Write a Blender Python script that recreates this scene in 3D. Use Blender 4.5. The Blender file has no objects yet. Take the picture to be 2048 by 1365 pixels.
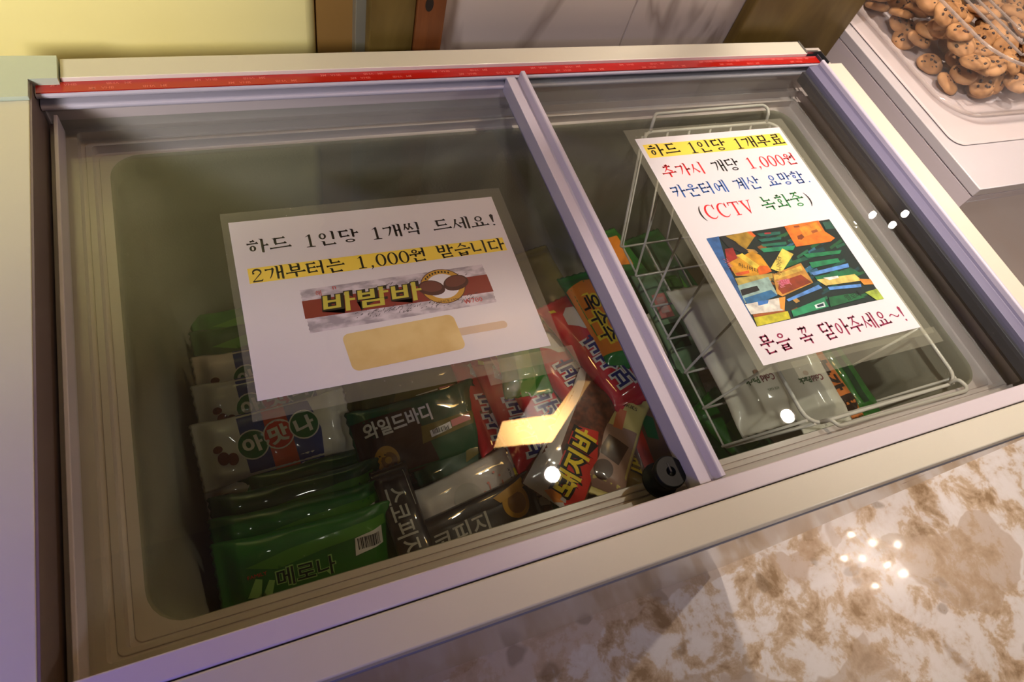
import bpy, bmesh, math, random
from mathutils import Vector, Matrix
PI = math.pi
rnd = random.Random(7)
C = bpy.context.scene.collection
scn = bpy.context.scene

# ------------------------------------------------------------------ camera
H = 0.455                      # camera height over the freezer rim (rim top is z = 0)
cd = bpy.data.cameras.new('camera'); cam = bpy.data.objects.new('camera', cd); C.objects.link(cam)
M = Matrix(((0.9201647, 0.1793613, -0.3480322), (-0.3249293, 0.8457612, -0.4232127), (0.2184442, 0.5025112, 0.8365193)))
cam.matrix_world = Matrix.Translation((0, 0, H)) @ M.to_4x4()
cd.sensor_width = 36; cd.lens = 22.7217; cd.clip_start = 0.02
cd.dof.use_dof = True; cd.dof.focus_distance = 0.60; cd.dof.aperture_fstop = 14
scn.camera = cam

# ------------------------------------------------------------------ world, light, exposure
w = bpy.data.worlds.new('world'); scn.world = w; w.use_nodes = True
w.node_tree.nodes['Background'].inputs[0].default_value = (0.9, 0.8, 0.7, 1)
w.node_tree.nodes['Background'].inputs[1].default_value = 0.03
scn.view_settings.view_transform = 'Standard'; scn.view_settings.look = 'None'
scn.view_settings.gamma = 1; scn.view_settings.use_curve_mapping = False
scn.view_settings.exposure = -0.17
cy = scn.cycles
cy.max_bounces = 8; cy.diffuse_bounces = 3; cy.glossy_bounces = 4; cy.transmission_bounces = 6
cy.transparent_max_bounces = 24; cy.caustics_reflective = False; cy.caustics_refractive = False
cy.sample_clamp_indirect = 12; cy.use_denoising = True

CEIL = 1.65; FLOOR = -0.85
def area(name, loc, size, power, col, shape='DISK', size_y=None, rot=(0, 0, 0), label=None, cat='light'):
    l = bpy.data.lights.new(name, 'AREA'); l.shape = shape; l.size = size
    if size_y: l.size_y = size_y
    l.energy = power; l.color = col
    o = bpy.data.objects.new(name, l); o.location = loc; o.rotation_euler = rot; C.objects.link(o)
    return o
# recessed downlights of the ceiling: two over the lids; the area lights after them are added
WARM = (1.0, 0.86, 0.75)
def aim(o, target): o.rotation_euler = (Vector(target) - o.location).to_track_quat('-Z', 'Y').to_euler()
d = area('downlight', (0.871, 0.539, CEIL - 0.004), 0.055, 3.7, WARM); d.data.spread = math.radians(68)
d = area('downlight', (1.909, 0.494, CEIL - 0.004), 0.055, 8.0, WARM); d.data.spread = math.radians(96)
area('key_light', (2.9, -1.25, CEIL - 0.004), 0.5, 28, (1.0, 0.92, 0.88), 'RECTANGLE', 0.5)  # added soft key light, out of view to the right
d = area('ledge_fill', (-0.10, -0.60, CEIL - 0.03), 0.12, 0.9, (1.0, 0.91, 0.88)); d.data.spread = math.radians(52); aim(d, (0.80, 0.34, -0.05))  # added light, aimed to brighten the right ledge
d = area('ledge_fill', (-0.45, 0.20, CEIL - 0.03), 0.06, 1.05, (1.0, 0.91, 0.87)); d.data.spread = math.radians(30); aim(d, (0.85, 0.32, -0.06))  # second added light, narrower, for the same ledge
d = area('violet_fill', (-0.60, -0.24, 0.40), 0.25, 0.60, (0.26, 0.22, 1.0), 'RECTANGLE', 0.06); d.data.spread = math.radians(70); aim(d, (-0.24, 0.06, 0.0))  # unseen violet light, added low to tint the left rim panel
d = area('wall_fill', (-0.85, -0.35, 0.62), 0.4, 1.9, (1.0, 0.97, 0.80), 'RECTANGLE', 0.3); d.data.spread = math.radians(42); d.data.energy = 1.6; aim(d, (-0.25, 0.66, 0.16))  # added warm light to brighten the yellow wall

# ------------------------------------------------------------------ helpers
def s2l(c):
    c = c / 255.0
    return c / 12.92 if c <= 0.04045 else ((c + 0.055) / 1.055) ** 2.4
def rgb(c): return (s2l(c[0]), s2l(c[1]), s2l(c[2]), 1)
def newmat(name):
    m = bpy.data.materials.new(name); m.use_nodes = True
    nt = m.node_tree; b = nt.nodes['Principled BSDF']
    return m, nt, b
def mat(name, col, rough=0.5, metal=0.0, coat=0.0, bump=0.0, bscale=60, spec=0.5, var=0.0, vscale=8, col2=None, stretch=(1, 1, 1), emit=None, estr=0, bdist=0.001):
    m, nt, b = newmat(name)
    b.inputs['Base Color'].default_value = rgb(col); b.inputs['Roughness'].default_value = rough
    b.inputs['Metallic'].default_value = metal; b.inputs['Coat Weight'].default_value = coat
    b.inputs['Coat Roughness'].default_value = 0.08; b.inputs['Specular IOR Level'].default_value = spec
    if emit: b.inputs['Emission Color'].default_value = rgb(emit); b.inputs['Emission Strength'].default_value = estr
    if bump or var:
        tc = nt.nodes.new('ShaderNodeTexCoord'); mp = nt.nodes.new('ShaderNodeMapping')
        mp.inputs['Scale'].default_value = stretch; nt.links.new(tc.outputs['Object'], mp.inputs[0])
    if bump:
        n = nt.nodes.new('ShaderNodeTexNoise'); n.inputs['Scale'].default_value = bscale; n.inputs['Detail'].default_value = 3
        nt.links.new(mp.outputs[0], n.inputs['Vector'])
        bp = nt.nodes.new('ShaderNodeBump'); bp.inputs['Strength'].default_value = bump; bp.inputs['Distance'].default_value = bdist
        nt.links.new(n.outputs['Fac'], bp.inputs['Height']); nt.links.new(bp.outputs[0], b.inputs['Normal'])
    if var:
        n2 = nt.nodes.new('ShaderNodeTexNoise'); n2.inputs['Scale'].default_value = vscale; n2.inputs['Detail'].default_value = 5
        nt.links.new(mp.outputs[0], n2.inputs['Vector'])
        r = nt.nodes.new('ShaderNodeValToRGB'); r.color_ramp.elements[0].position = 0.5 - 0.25 / max(var, .01) * .5 if var > 1 else 0.35
        r.color_ramp.elements[1].position = 0.65
        r.color_ramp.elements[0].color = rgb(col); r.color_ramp.elements[1].color = rgb(col2 or tuple(min(255, c * 1.15) for c in col))
        nt.links.new(n2.outputs['Fac'], r.inputs[0]); nt.links.new(r.outputs[0], b.inputs['Base Color'])
    return m
def thin_clear(name, rough=0.02, haze=0.0, hazecol=(200, 200, 190), ior=1.45, tint=(1, 1, 1), bump=0.0, bscale=30, bdist=0.001):
    m = bpy.data.materials.new(name); m.use_nodes = True; nt = m.node_tree
    nt.nodes.clear()
    out = nt.nodes.new('ShaderNodeOutputMaterial')
    tr = nt.nodes.new('ShaderNodeBsdfTransparent'); tr.inputs[0].default_value = (*tint, 1)
    gl = nt.nodes.new('ShaderNodeBsdfGlossy'); gl.inputs['Roughness'].default_value = rough
    fr = nt.nodes.new('ShaderNodeFresnel')     # both faces reflect like the outer one: a thin pane
    ge = nt.nodes.new('ShaderNodeNewGeometry'); mr = nt.nodes.new('ShaderNodeMapRange')
    mr.inputs[3].default_value = ior; mr.inputs[4].default_value = 1 / ior
    nt.links.new(ge.outputs['Backfacing'], mr.inputs[0]); nt.links.new(mr.outputs[0], fr.inputs[0])
    mx = nt.nodes.new('ShaderNodeMixShader')
    if haze:
        df = nt.nodes.new('ShaderNodeBsdfDiffuse'); df.inputs[0].default_value = rgb(hazecol)
        m2 = nt.nodes.new('ShaderNodeMixShader'); m2.inputs[0].default_value = haze
        nt.links.new(tr.outputs[0], m2.inputs[1]); nt.links.new(df.outputs[0], m2.inputs[2]); base = m2
    else: base = tr
    nt.links.new(fr.outputs[0], mx.inputs[0]); nt.links.new(base.outputs[0], mx.inputs[1]); nt.links.new(gl.outputs[0], mx.inputs[2])
    nt.links.new(mx.outputs[0], out.inputs[0])
    if bump:
        tc = nt.nodes.new('ShaderNodeTexCoord')
        n = nt.nodes.new('ShaderNodeTexNoise'); n.inputs['Scale'].default_value = bscale; n.inputs['Detail'].default_value = 2
        nt.links.new(tc.outputs['Object'], n.inputs['Vector'])
        bp = nt.nodes.new('ShaderNodeBump'); bp.inputs['Strength'].default_value = bump; bp.inputs['Distance'].default_value = bdist
        nt.links.new(n.outputs['Fac'], bp.inputs['Height']); nt.links.new(bp.outputs[0], gl.inputs['Normal']); nt.links.new(bp.outputs[0], fr.inputs['Normal'])
    return m

def put(name, bm, mats, parent=None, smooth=False, loc=None, rot=None):
    me = bpy.data.meshes.new(name); bm.to_mesh(me); bm.free()
    if not isinstance(mats, (list, tuple)): mats = [mats]
    for m in mats: me.materials.append(m)
    if smooth:
        for p in me.polygons: p.use_smooth = True
    o = bpy.data.objects.new(name, me); C.objects.link(o)
    if parent: o.parent = parent
    if loc is not None: o.location = loc
    if rot is not None: o.rotation_euler = rot
    return o
def tag(o, label=None, cat=None, group=None, kind=None):
    if label: o['label'] = label
    if cat: o['category'] = cat
    if group: o['group'] = group
    if kind: o['kind'] = kind
    return o
def thing(name, loc, label, cat, group=None, rot=(0, 0, 0)):
    o = bpy.data.objects.new(name, None); C.objects.link(o); o.location = loc; o.rotation_euler = rot
    o.empty_display_size = 0.02
    return tag(o, label, cat, group)
def addbox(bm, x0, x1, y0, y1, z0, z1, bev=0.0, mi=0, seg=2):
    r = bmesh.ops.create_cube(bm, size=1.0)
    vs = r['verts']
    for v in vs:
        v.co = Vector((x0 + (v.co.x + .5) * (x1 - x0), y0 + (v.co.y + .5) * (y1 - y0), z0 + (v.co.z + .5) * (z1 - z0)))
    fs = set(f for v in vs for f in v.link_faces)
    for f in fs: f.material_index = mi
    if bev:
        es = set(e for v in vs for e in v.link_edges)
        rr = bmesh.ops.bevel(bm, geom=list(es), offset=bev, segments=seg, affect='EDGES', profile=0.6)
        for f in rr['faces']: f.material_index = mi; f.smooth = True
def box(name, x0, x1, y0, y1, z0, z1, m, parent=None, bev=0.0):
    bm = bmesh.new(); addbox(bm, x0, x1, y0, y1, z0, z1, bev); return put(name, bm, m, parent)
def tube(bm, pts, r, seg=8, closed=False, mi=0):
    pts = [Vector(p) for p in pts]; n = len(pts); rings = []
    prev = None
    for i, p in enumerate(pts):
        if closed: t = pts[(i + 1) % n] - pts[i - 1]
        else: t = pts[min(i + 1, n - 1)] - pts[max(i - 1, 0)]
        t.normalize()
        if prev is None:
            a = Vector((0, 0, 1)) if abs(t.z) < .9 else Vector((1, 0, 0))
            u = t.cross(a).normalized()
        else:
            u = (prev - t * prev.dot(t)).normalized()
        prev = u; v = t.cross(u)
        rings.append([bm.verts.new(p + (u * math.cos(2 * PI * k / seg) + v * math.sin(2 * PI * k / seg)) * r) for k in range(seg)])
    m = n if closed else n - 1
    for i in range(m):
        a, b = rings[i], rings[(i + 1) % n]
        for k in range(seg):
            f = bm.faces.new((a[k], a[(k + 1) % seg], b[(k + 1) % seg], b[k])); f.smooth = True; f.material_index = mi
    if not closed:
        f = bm.faces.new(rings[0][::-1]); f.material_index = mi
        f = bm.faces.new(rings[-1]); f.material_index = mi
def rounded(pts, rad, n=5):
    """round the inner corners of a polyline"""
    out = [Vector(pts[0])]
    for i in range(1, len(pts) - 1):
        p0, p1, p2 = Vector(pts[i - 1]), Vector(pts[i]), Vector(pts[i + 1])
        a = (p0 - p1); b = (p2 - p1); r = min(rad, a.length * .45, b.length * .45)
        a = p1 + a.normalized() * r; b = p1 + b.normalized() * r
        for k in range(n + 1):
            t = k / n; out.append((1 - t) ** 2 * a + 2 * t * (1 - t) * p1 + t * t * b)
    out.append(Vector(pts[-1])); return out
def rrect(xl, xr, yf, yb, r, z, n=6):
    out = []
    for cx, cyy, a0 in ((xr - r, yb - r, 0), (xl + r, yb - r, 90), (xl + r, yf + r, 180), (xr - r, yf + r, 270)):
        for k in range(n + 1):
            a = math.radians(a0 + 90 * k / n); out.append((cx + r * math.cos(a), cyy + r * math.sin(a), z))
    return out
def loft(bm, rings, cap0=False, cap1=False, smooth=False, mi=0):
    R = [[bm.verts.new(p) for p in r] for r in rings]
    for a, b in zip(R, R[1:]):
        n = len(a)
        for k in range(n):
            f = bm.faces.new((a[k], b[k], b[(k + 1) % n], a[(k + 1) % n])); f.smooth = smooth; f.material_index = mi
    if cap0: bm.faces.new(R[0]).material_index = mi
    if cap1: bm.faces.new(R[-1][::-1]).material_index = mi
def extrude_y(bm, prof, y0, y1, mi=0):
    a = [bm.verts.new((x, y0, z)) for x, z in prof]; b = [bm.verts.new((x, y1, z)) for x, z in prof]; n = len(prof)
    for k in range(n): bm.faces.new((a[k], a[(k + 1) % n], b[(k + 1) % n], b[k])).material_index = mi
    bm.faces.new(a[::-1]); bm.faces.new(b)
    bmesh.ops.recalc_face_normals(bm, faces=bm.faces)
def extrude_x(bm, prof, x0, x1, mi=0):
    a = [bm.verts.new((x0, y, z)) for y, z in prof]; b = [bm.verts.new((x1, y, z)) for y, z in prof]; n = len(prof)
    for k in range(n): bm.faces.new((a[k], a[(k + 1) % n], b[(k + 1) % n], b[k])).material_index = mi
    bm.faces.new(a[::-1]); bm.faces.new(b)
    bmesh.ops.recalc_face_normals(bm, faces=bm.faces)

# ------------------------------------------------------------------ lettering
_tc = {}
def font_mesh(s, off=0.0, res=3):
    """flat outline mesh of a string in the built-in font, em size 1: (verts, faces, width)"""
    k = (s, off)
    if k in _tc: return _tc[k]
    c = bpy.data.curves.new('t', 'FONT'); c.body = s; c.size = 1; c.offset = off; c.resolution_u = res
    c.fill_mode = 'FRONT'; c.dimensions = '2D'
    o = bpy.data.objects.new('t', c); C.objects.link(o)
    dg = bpy.context.evaluated_depsgraph_get(); dg.update()
    me = bpy.data.meshes.new_from_object(o.evaluated_get(dg))
    V = [(v.co.x, v.co.y) for v in me.vertices]; F = [tuple(p.vertices) for p in me.polygons]
    bpy.data.objects.remove(o); bpy.data.curves.remove(c); bpy.data.meshes.remove(me)
    x0 = min(v[0] for v in V); x1 = max(v[0] for v in V); y0 = min(v[1] for v in V); y1 = max(v[1] for v in V)
    cx, cyy = (x0 + x1) / 2, (y0 + y1) / 2
    _tc[k] = ([(x - cx, y - cyy) for x, y in V], F, x1 - x0, y1 - y0)
    return _tc[k]

# --- brush lettering (serifed strokes) for the two notices, each syllable laid out from its letters
CH = {'ㄱ': [('h', .05, .85, .9), ('d', [(.86, .88), (.8, .45), (.45, .02)], 1.0, .35)],
 'ㄱf': [('h', .08, .85, .88), ('v', .82, .9, .0)],
 'ㄴ': [('v', .15, .98, .1), ('h', .12, .12, .95)],
 'ㄷ': [('h', .12, .86, .9), ('v', .16, .86, .1), ('h', .13, .12, .96)],
 'ㄹ': [('h', .12, .92, .86), ('v', .82, .92, .52), ('h', .12, .52, .84), ('v', .16, .52, .08), ('h', .13, .1, .95)],
 'ㅁ': [('v', .16, .92, .08), ('h', .14, .9, .86), ('v', .84, .92, .05), ('h', .15, .12, .84)],
 'ㅂ': [('v', .16, .98, .08), ('v', .84, .98, .08), ('h', .16, .55, .84), ('h', .15, .1, .84)],
 'ㅅ': [('d', [(.52, .98), (.42, .5), (.04, .04)], 1.0, .3), ('d', [(.44, .56), (.7, .3), (.96, .06)], .5, 1.1)],
 'ㅇ': [('o', .5, .48, .36, .42)],
 'ㅈ': [('h', .1, .9, .88), ('d', [(.56, .88), (.42, .45), (.04, .04)], .9, .3), ('d', [(.45, .5), (.7, .26), (.96, .04)], .5, 1.1)],
 'ㅊ': [('h', .38, .98, .64), ('h', .1, .76, .9), ('d', [(.54, .76), (.42, .4), (.04, .02)], .9, .3), ('d', [(.45, .45), (.7, .22), (.96, .02)], .5, 1.1)],
 'ㅋ': [('h', .05, .88, .9), ('d', [(.86, .9), (.8, .45), (.42, .0)], 1.0, .35), ('h', .1, .5, .8)],
 'ㅌ': [('h', .12, .92, .88), ('v', .16, .92, .1), ('h', .16, .52, .84), ('h', .13, .12, .96)],
 'ㅍ': [('h', .08, .9, .92), ('v', .32, .88, .14), ('v', .68, .88, .14), ('h', .04, .1, .96)],
 'ㅎ': [('h', .36, .98, .66), ('h', .06, .74, .94), ('o', .5, .3, .28, .27)]}
VW = {'ㅏ': [('v', .42, 1, 0), ('h', .42, .52, .98)], 'ㅐ': [('v', .3, .96, .04), ('h', .3, .52, .76), ('v', .78, 1, 0)],
 'ㅑ': [('v', .42, 1, 0), ('h', .42, .62, .98), ('h', .42, .38, .98)],
 'ㅓ': [('h', .0, .56, .6), ('v', .62, 1, 0)], 'ㅔ': [('h', -.1, .54, .38), ('v', .4, .96, .04), ('v', .82, 1, 0)],
 'ㅕ': [('h', .1, .68, .6), ('h', .1, .42, .6), ('v', .62, 1, 0)],
 'ㅖ': [('h', -.1, .64, .38), ('h', -.1, .42, .38), ('v', .4, .96, .04), ('v', .82, 1, 0)], 'ㅣ': [('v', .55, 1, 0)],
 'ㅡ': [('h', .02, .5, .98)], 'ㅗ': [('h', .02, .3, .98), ('v', .5, .95, .3)], 'ㅛ': [('h', .02, .25, .98), ('v', .34, .95, .25), ('v', .66, .95, .25)],
 'ㅜ': [('h', .02, .8, .98), ('v', .52, .8, .0)], 'ㅠ': [('h', .02, .8, .98), ('v', .34, .8, 0), ('v', .66, .8, 0)]}
LC = 'ㄱㄲㄴㄷㄸㄹㅁㅂㅃㅅㅆㅇㅈㅉㅊㅋㅌㅍㅎ'; VC = 'ㅏㅐㅑㅒㅓㅔㅕㅖㅗㅘㅙㅚㅛㅜㅝㅞㅟㅠㅡㅢㅣ'
FC = ['', 'ㄱ', 'ㄲ', 'ㄳ', 'ㄴ', 'ㄵ', 'ㄶ', 'ㄷ', 'ㄹ', 'ㄺ', 'ㄻ', 'ㄼ', 'ㄽ', 'ㄾ', 'ㄿ', 'ㅀ', 'ㅁ', 'ㅂ', 'ㅄ', 'ㅅ', 'ㅆ', 'ㅇ', 'ㅈ', 'ㅊ', 'ㅋ', 'ㅌ', 'ㅍ', 'ㅎ']
DBL = {'ㄲ': 'ㄱ', 'ㄸ': 'ㄷ', 'ㅆ': 'ㅅ', 'ㅉ': 'ㅈ', 'ㅃ': 'ㅂ'}
def place(strokes, bx):
    x0, y0, x1, y1 = bx; sx, sy = x1 - x0, y1 - y0; out = []
    for s in strokes:
        if s[0] == 'h': out.append(('h', x0 + s[1] * sx, y0 + s[2] * sy, x0 + s[3] * sx))
        elif s[0] == 'v': out.append(('v', x0 + s[1] * sx, y0 + s[2] * sy, y0 + s[3] * sy))
        elif s[0] == 'd': out.append(('d', [(x0 + a * sx, y0 + b * sy) for a, b in s[1]], s[2], s[3]))
        elif s[0] == 'o': out.append(('o', x0 + s[1] * sx, y0 + s[2] * sy, s[3] * sx, s[4] * sy))
    return out
def cons(ch, bx, fin=False):
    if ch in DBL:
        x0, y0, x1, y1 = bx; m = (x0 + x1) / 2
        return cons(DBL[ch], (x0, y0, m + .02, y1), fin) + cons(DBL[ch], (m - .01, y0, x1, y1), fin)
    k = ch + 'f' if fin and ch + 'f' in CH else ch
    return place(CH[k], bx)
def syllable(c):
    i = ord(c) - 0xAC00; L = LC[i // 588]; V = VC[(i % 588) // 28]; F = FC[i % 28]
    st = []
    comp = {'ㅘ': ('ㅗ', 'ㅏ'), 'ㅝ': ('ㅜ', 'ㅓ'), 'ㅚ': ('ㅗ', 'ㅣ'), 'ㅟ': ('ㅜ', 'ㅣ'), 'ㅢ': ('ㅡ', 'ㅣ')}
    if V in comp:
        a, b = comp[V]
        if F: st += cons(L, (.08, .6, .56, .98)) + place(VW[a], (.0, .34, .66, .6)) + place(VW[b], (.56, .3, .98, 1)) + cons(F, (.18, .0, .86, .26), True)
        else: st += cons(L, (.08, .42, .58, .95)) + place(VW[a], (.0, .1, .68, .42)) + place(VW[b], (.6, .02, 1.02, 1))
    elif V in 'ㅗㅛㅜㅠㅡ':
        if F: st += cons(L, (.22, .66, .78, 1.0)) + place(VW[V], (.02, .34, .98, .62)) + cons(F, (.18, .0, .82, .3), True)
        else: st += cons(L, (.2, .46, .8, .98)) + place(VW[V], (.0, .02, 1.0, .44))
    else:
        wv = .50 if V in 'ㅐㅔㅖ' else .44
        if F: st += cons(L, (.04, .44, 1.0 - wv - .02, .98)) + place(VW[V], (1 - wv, .38, 1.0, 1.0)) + cons(F, (.2, .0, .88, .32), True)
        else: st += cons(L, (.02, .14, 1.0 - wv + .0, .9)) + place(VW[V], (1 - wv, .0, 1.0, 1.0))
    return st
def ring_poly(P, cx, cyy, rx, ry, tx, ty, n=22, a0=0, a1=360):
    for k in range(n):
        a = math.radians(a0 + (a1 - a0) * k / n); b = math.radians(a0 + (a1 - a0) * (k + 1) / n)
        P.append([(cx + rx * math.cos(a), cyy + ry * math.sin(a)), (cx + rx * math.cos(b), cyy + ry * math.sin(b)),
                  (cx + (rx - tx) * math.cos(b), cyy + (ry - ty) * math.sin(b)), (cx + (rx - tx) * math.cos(a), cyy + (ry - ty) * math.sin(a))])
def arc_var(P, cx, cyy, rx, ry, a0, a1, wfun, n=20):
    for k in range(n):
        q = []
        for t, s in ((k / n, 1), ((k + 1) / n, 1), ((k + 1) / n, -1), (k / n, -1)):
            a = math.radians(a0 + (a1 - a0) * t); wd = wfun(t) * .5 * s
            q.append((cx + (rx + wd) * math.cos(a), cyy + (ry + wd) * math.sin(a)))
        P.append(q)
def brush(st, W):
    P = []
    for s in st:
        if s[0] == 'h':
            _, a, y, b = s; t = W * .36; rise = (b - a) * .05
            P.append([(a, y - t), (b, y + rise - t), (b, y + rise + t), (a, y + t)])
            P.append([(a - .01, y - t * 1.7), (a + W * .9, y - t), (a + W * .9, y + t), (a - .02, y + t * 1.6)])
            P.append([(b - W * 1.3, y + rise - t), (b + W * .3, y + rise - t * 1.4), (b + W * .35, y + rise), (b - W * .25, y + rise + t * 2.6)])
        elif s[0] == 'v':
            _, x, a, b = s; t = W * .5
            P.append([(x - t, b + W * .4), (x + t * .5, b), (x + t, b + W * .6), (x + t, a - W * .3), (x - t, a)])
            P.append([(x - t * 2.3, a + W * .35), (x - t * .2, a - W * .9), (x + t, a - W * .5), (x + t * .6, a + W * .1)])
        elif s[0] == 'd':
            pts = []; n = 10; (p0, p1, p2) = s[1]
            for k in range(n + 1):
                u = k / n; pts.append(((1 - u) ** 2 * p0[0] + 2 * u * (1 - u) * p1[0] + u * u * p2[0], (1 - u) ** 2 * p0[1] + 2 * u * (1 - u) * p1[1] + u * u * p2[1]))
            for k in range(n):
                (xa, ya), (xb, yb) = pts[k], pts[k + 1]; d = math.hypot(xb - xa, yb - ya) + 1e-9; nx, ny = -(yb - ya) / d, (xb - xa) / d
                wa = W * .5 * (s[2] + (s[3] - s[2]) * k / n); wb = W * .5 * (s[2] + (s[3] - s[2]) * (k + 1) / n)
                P.append([(xa + nx * wa, ya + ny * wa), (xb + nx * wb, yb + ny * wb), (xb - nx * wb, yb - ny * wb), (xa - nx * wa, ya - ny * wa)])
        elif s[0] == 'o':
            ring_poly(P, s[1], s[2], s[3], s[4], W * .85, W * .6)
    return P
def glyph(c, W=.105):
    """polygons and advance of one character"""
    if '가' <= c <= '힣': return brush(syllable(c), W), 1.06
    P = []
    if c == ' ': return P, .55
    if c == '1':
        P += [[(.26, .06), (.38, .06), (.38, .92), (.26, .92)], [(.1, .76), (.3, .84), (.38, .96), (.3, .94)], [(.1, 0), (.54, 0), (.54, .05), (.38, .08), (.26, .08), (.1, .05)]]; return P, .66
    if c == '0':
        arc_var(P, .32, .47, .23, .44, 0, 360, lambda t: .05 + .08 * abs(math.cos(2 * PI * t)), 28); return P, .66
    if c == '2':
        arc_var(P, .3, .68, .2, .22, 190, -30, lambda t: .04 + .09 * math.sin(PI * t), 16)
        for k in range(8):
            x0 = .49 - .42 * k / 8; y0 = .58 - .5 * k / 8; x1 = .49 - .42 * (k + 1) / 8; y1 = .58 - .5 * (k + 1) / 8
            P.append([(x0 + .02, y0), (x1 + .02, y1), (x1 - .05 + .006 * k, y1 + .02), (x0 - .05 + .006 * k, y0 + .02)])
        P.append([(.05, .02), (.52, .02), (.58, .2), (.48, .12), (.05, .12)]); P.append([(.06, .6), (.16, .58), (.18, .68), (.1, .72)]); return P, .68
    if c == ',': P += [[(.12, .1), (.2, .16), (.28, .1), (.24, -.04), (.1, -.18), (.18, 0)]]; return P, .42
    if c == '.': P.append([(.2 + .07 * math.cos(a * PI / 4), .06 + .07 * math.sin(a * PI / 4)) for a in range(8)]); return P, .4
    if c == '!':
        P.append([(.2, .32), (.26, .32), (.34, .9), (.23, 1.0), (.12, .9)]); P.append([(.23 + .07 * math.cos(a * PI / 4), .1 + .07 * math.sin(a * PI / 4)) for a in range(8)]); return P, .5
    if c == '~':
        for k in range(12):
            q = []
            for t, s in ((k / 12, 1), ((k + 1) / 12, 1), ((k + 1) / 12, -1), (k / 12, -1)): q.append((.05 + .75 * t, .5 + .1 * math.sin(2 * PI * t) + s * .04))
            P.append(q)
        return P, .85
    if c == '(': arc_var(P, .62, .42, .42, .62, 125, 235, lambda t: .02 + .09 * math.sin(PI * t), 14); return P, .5
    if c == ')': arc_var(P, -.12, .42, .42, .62, 55, -55, lambda t: .02 + .09 * math.sin(PI * t), 14); return P, .5
    if c == 'C':
        arc_var(P, .42, .46, .34, .46, 42, 318, lambda t: .03 + .1 * math.sin(PI * t) ** 1.5, 26); P.append([(.64, .6), (.69, .6), (.7, .95), (.66, .93), (.6, .78)]); return P, .82
    if c == 'T':
        P += [[(.33, .05), (.45, .05), (.45, .9), (.33, .9)], [(.04, .86), (.74, .86), (.74, .93), (.04, .93)], [(.04, .7), (.08, .7), (.12, .9), (.04, .93)], [(.7, .7), (.74, .7), (.74, .93), (.66, .9)], [(.22, 0), (.56, 0), (.56, .05), (.22, .05)]]; return P, .8
    if c == 'V':
        P += [[(.1, .9), (.24, .9), (.45, .18), (.39, .0)], [(.37, 0), (.41, .0), (.68, .9), (.62, .9)], [(.02, .88), (.32, .88), (.32, .93), (.02, .93)], [(.54, .88), (.78, .88), (.78, .93), (.54, .93)]]; return P, .8
    return P, .6
def write_line(bm, runs, x0, x1, base, h, z, W=.105):
    """set coloured runs [(text, material index)] so that the line spans x0..x1 in local metres"""
    adv = 0; items = []
    for txt, mi in runs:
        for c in txt:
            P, a = glyph(c, W); items.append((P, adv, mi)); adv += a
    adv -= .06; k = (x1 - x0) / adv
    for P, a, mi in items:
        for p in P:
            try:
                f = bm.faces.new([bm.verts.new((x0 + (a + x) * k, base + y * h, z)) for x, y in p]); f.material_index = mi
            except ValueError: pass

# ------------------------------------------------------------------ materials
M_lilac = mat('lilac_plastic', (198, 190, 204), rough=.32, coat=.3, spec=.5)
M_lilac_top = mat('lilac_frame', (206, 196, 200), rough=.30, coat=.4, bump=.08, bscale=220, stretch=(.04, 1, 1))
M_cream = mat('cream_painted_steel', (206, 201, 182), rough=.34, coat=.25, var=1.2, vscale=3, col2=(211, 206, 188))
M_cap = mat('cap_plastic', (190, 200, 184), rough=.4, bump=.05, bscale=300)
M_liner = mat('liner_plastic', (204, 190, 188), rough=.30, coat=.35, bump=.04, bscale=40)
M_bin = mat('bin_wall_frosted', (146, 140, 124), rough=.5, bump=.55, bscale=420, var=1.0, vscale=5, col2=(158, 152, 136), bdist=.0006)
M_black = mat('black_gap', (22, 20, 24), rough=.6)
M_dkgrey = mat('dark_gasket_and_shade', (62, 60, 70), rough=.5)
M_red = mat('red_tape', (176, 16, 6), rough=.30, coat=.6)
M_redtxt = mat('tape_print', (222, 110, 100), rough=.4)
M_glass = thin_clear('lid_glass', rough=.012, haze=.010, hazecol=(170, 160, 140), tint=(.92, .945, .92))
M_film = thin_clear('laminate_film', rough=.06, haze=.20, hazecol=(190, 188, 165), tint=(.95, .96, .92), bump=.35, bscale=45, bdist=.002)
M_paperfilm = thin_clear('laminate_film_over_paper', rough=.05, haze=0, bump=.3, bscale=35, bdist=.002)
M_paper = mat('white_paper', (226, 222, 224), rough=.6, spec=.3)
M_blackp = mat('black_rubber', (8, 12, 10), rough=.5, coat=0, spec=.25)
M_wire = mat('white_wire', (214, 206, 198), rough=.35, coat=.3)
M_steel = mat('hinge_steel', (150, 150, 150), rough=.3, metal=.9)

def mix_mat(name, c1, c2, scale, rough=.5, lo=.4, hi=.6, detail=6, stretch=(1, 1, 1), coat=0, dist=0):
    m, nt, b = newmat(name)
    tc = nt.nodes.new('ShaderNodeTexCoord'); mp = nt.nodes.new('ShaderNodeMapping'); mp.inputs['Scale'].default_value = stretch
    n = nt.nodes.new('ShaderNodeTexNoise'); n.inputs['Scale'].default_value = scale; n.inputs['Detail'].default_value = detail; n.inputs['Distortion'].default_value = dist
    r = nt.nodes.new('ShaderNodeValToRGB'); e = r.color_ramp.elements
    e[0].position = lo; e[1].position = hi; e[0].color = rgb(c1); e[1].color = rgb(c2)
    nt.links.new(tc.outputs['Object'], mp.inputs[0]); nt.links.new(mp.outputs[0], n.inputs['Vector'])
    nt.links.new(n.outputs['Fac'], r.inputs[0]); nt.links.new(r.outputs[0], b.inputs['Base Color'])
    b.inputs['Roughness'].default_value = rough; b.inputs['Coat Weight'].default_value = coat
    return m

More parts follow.
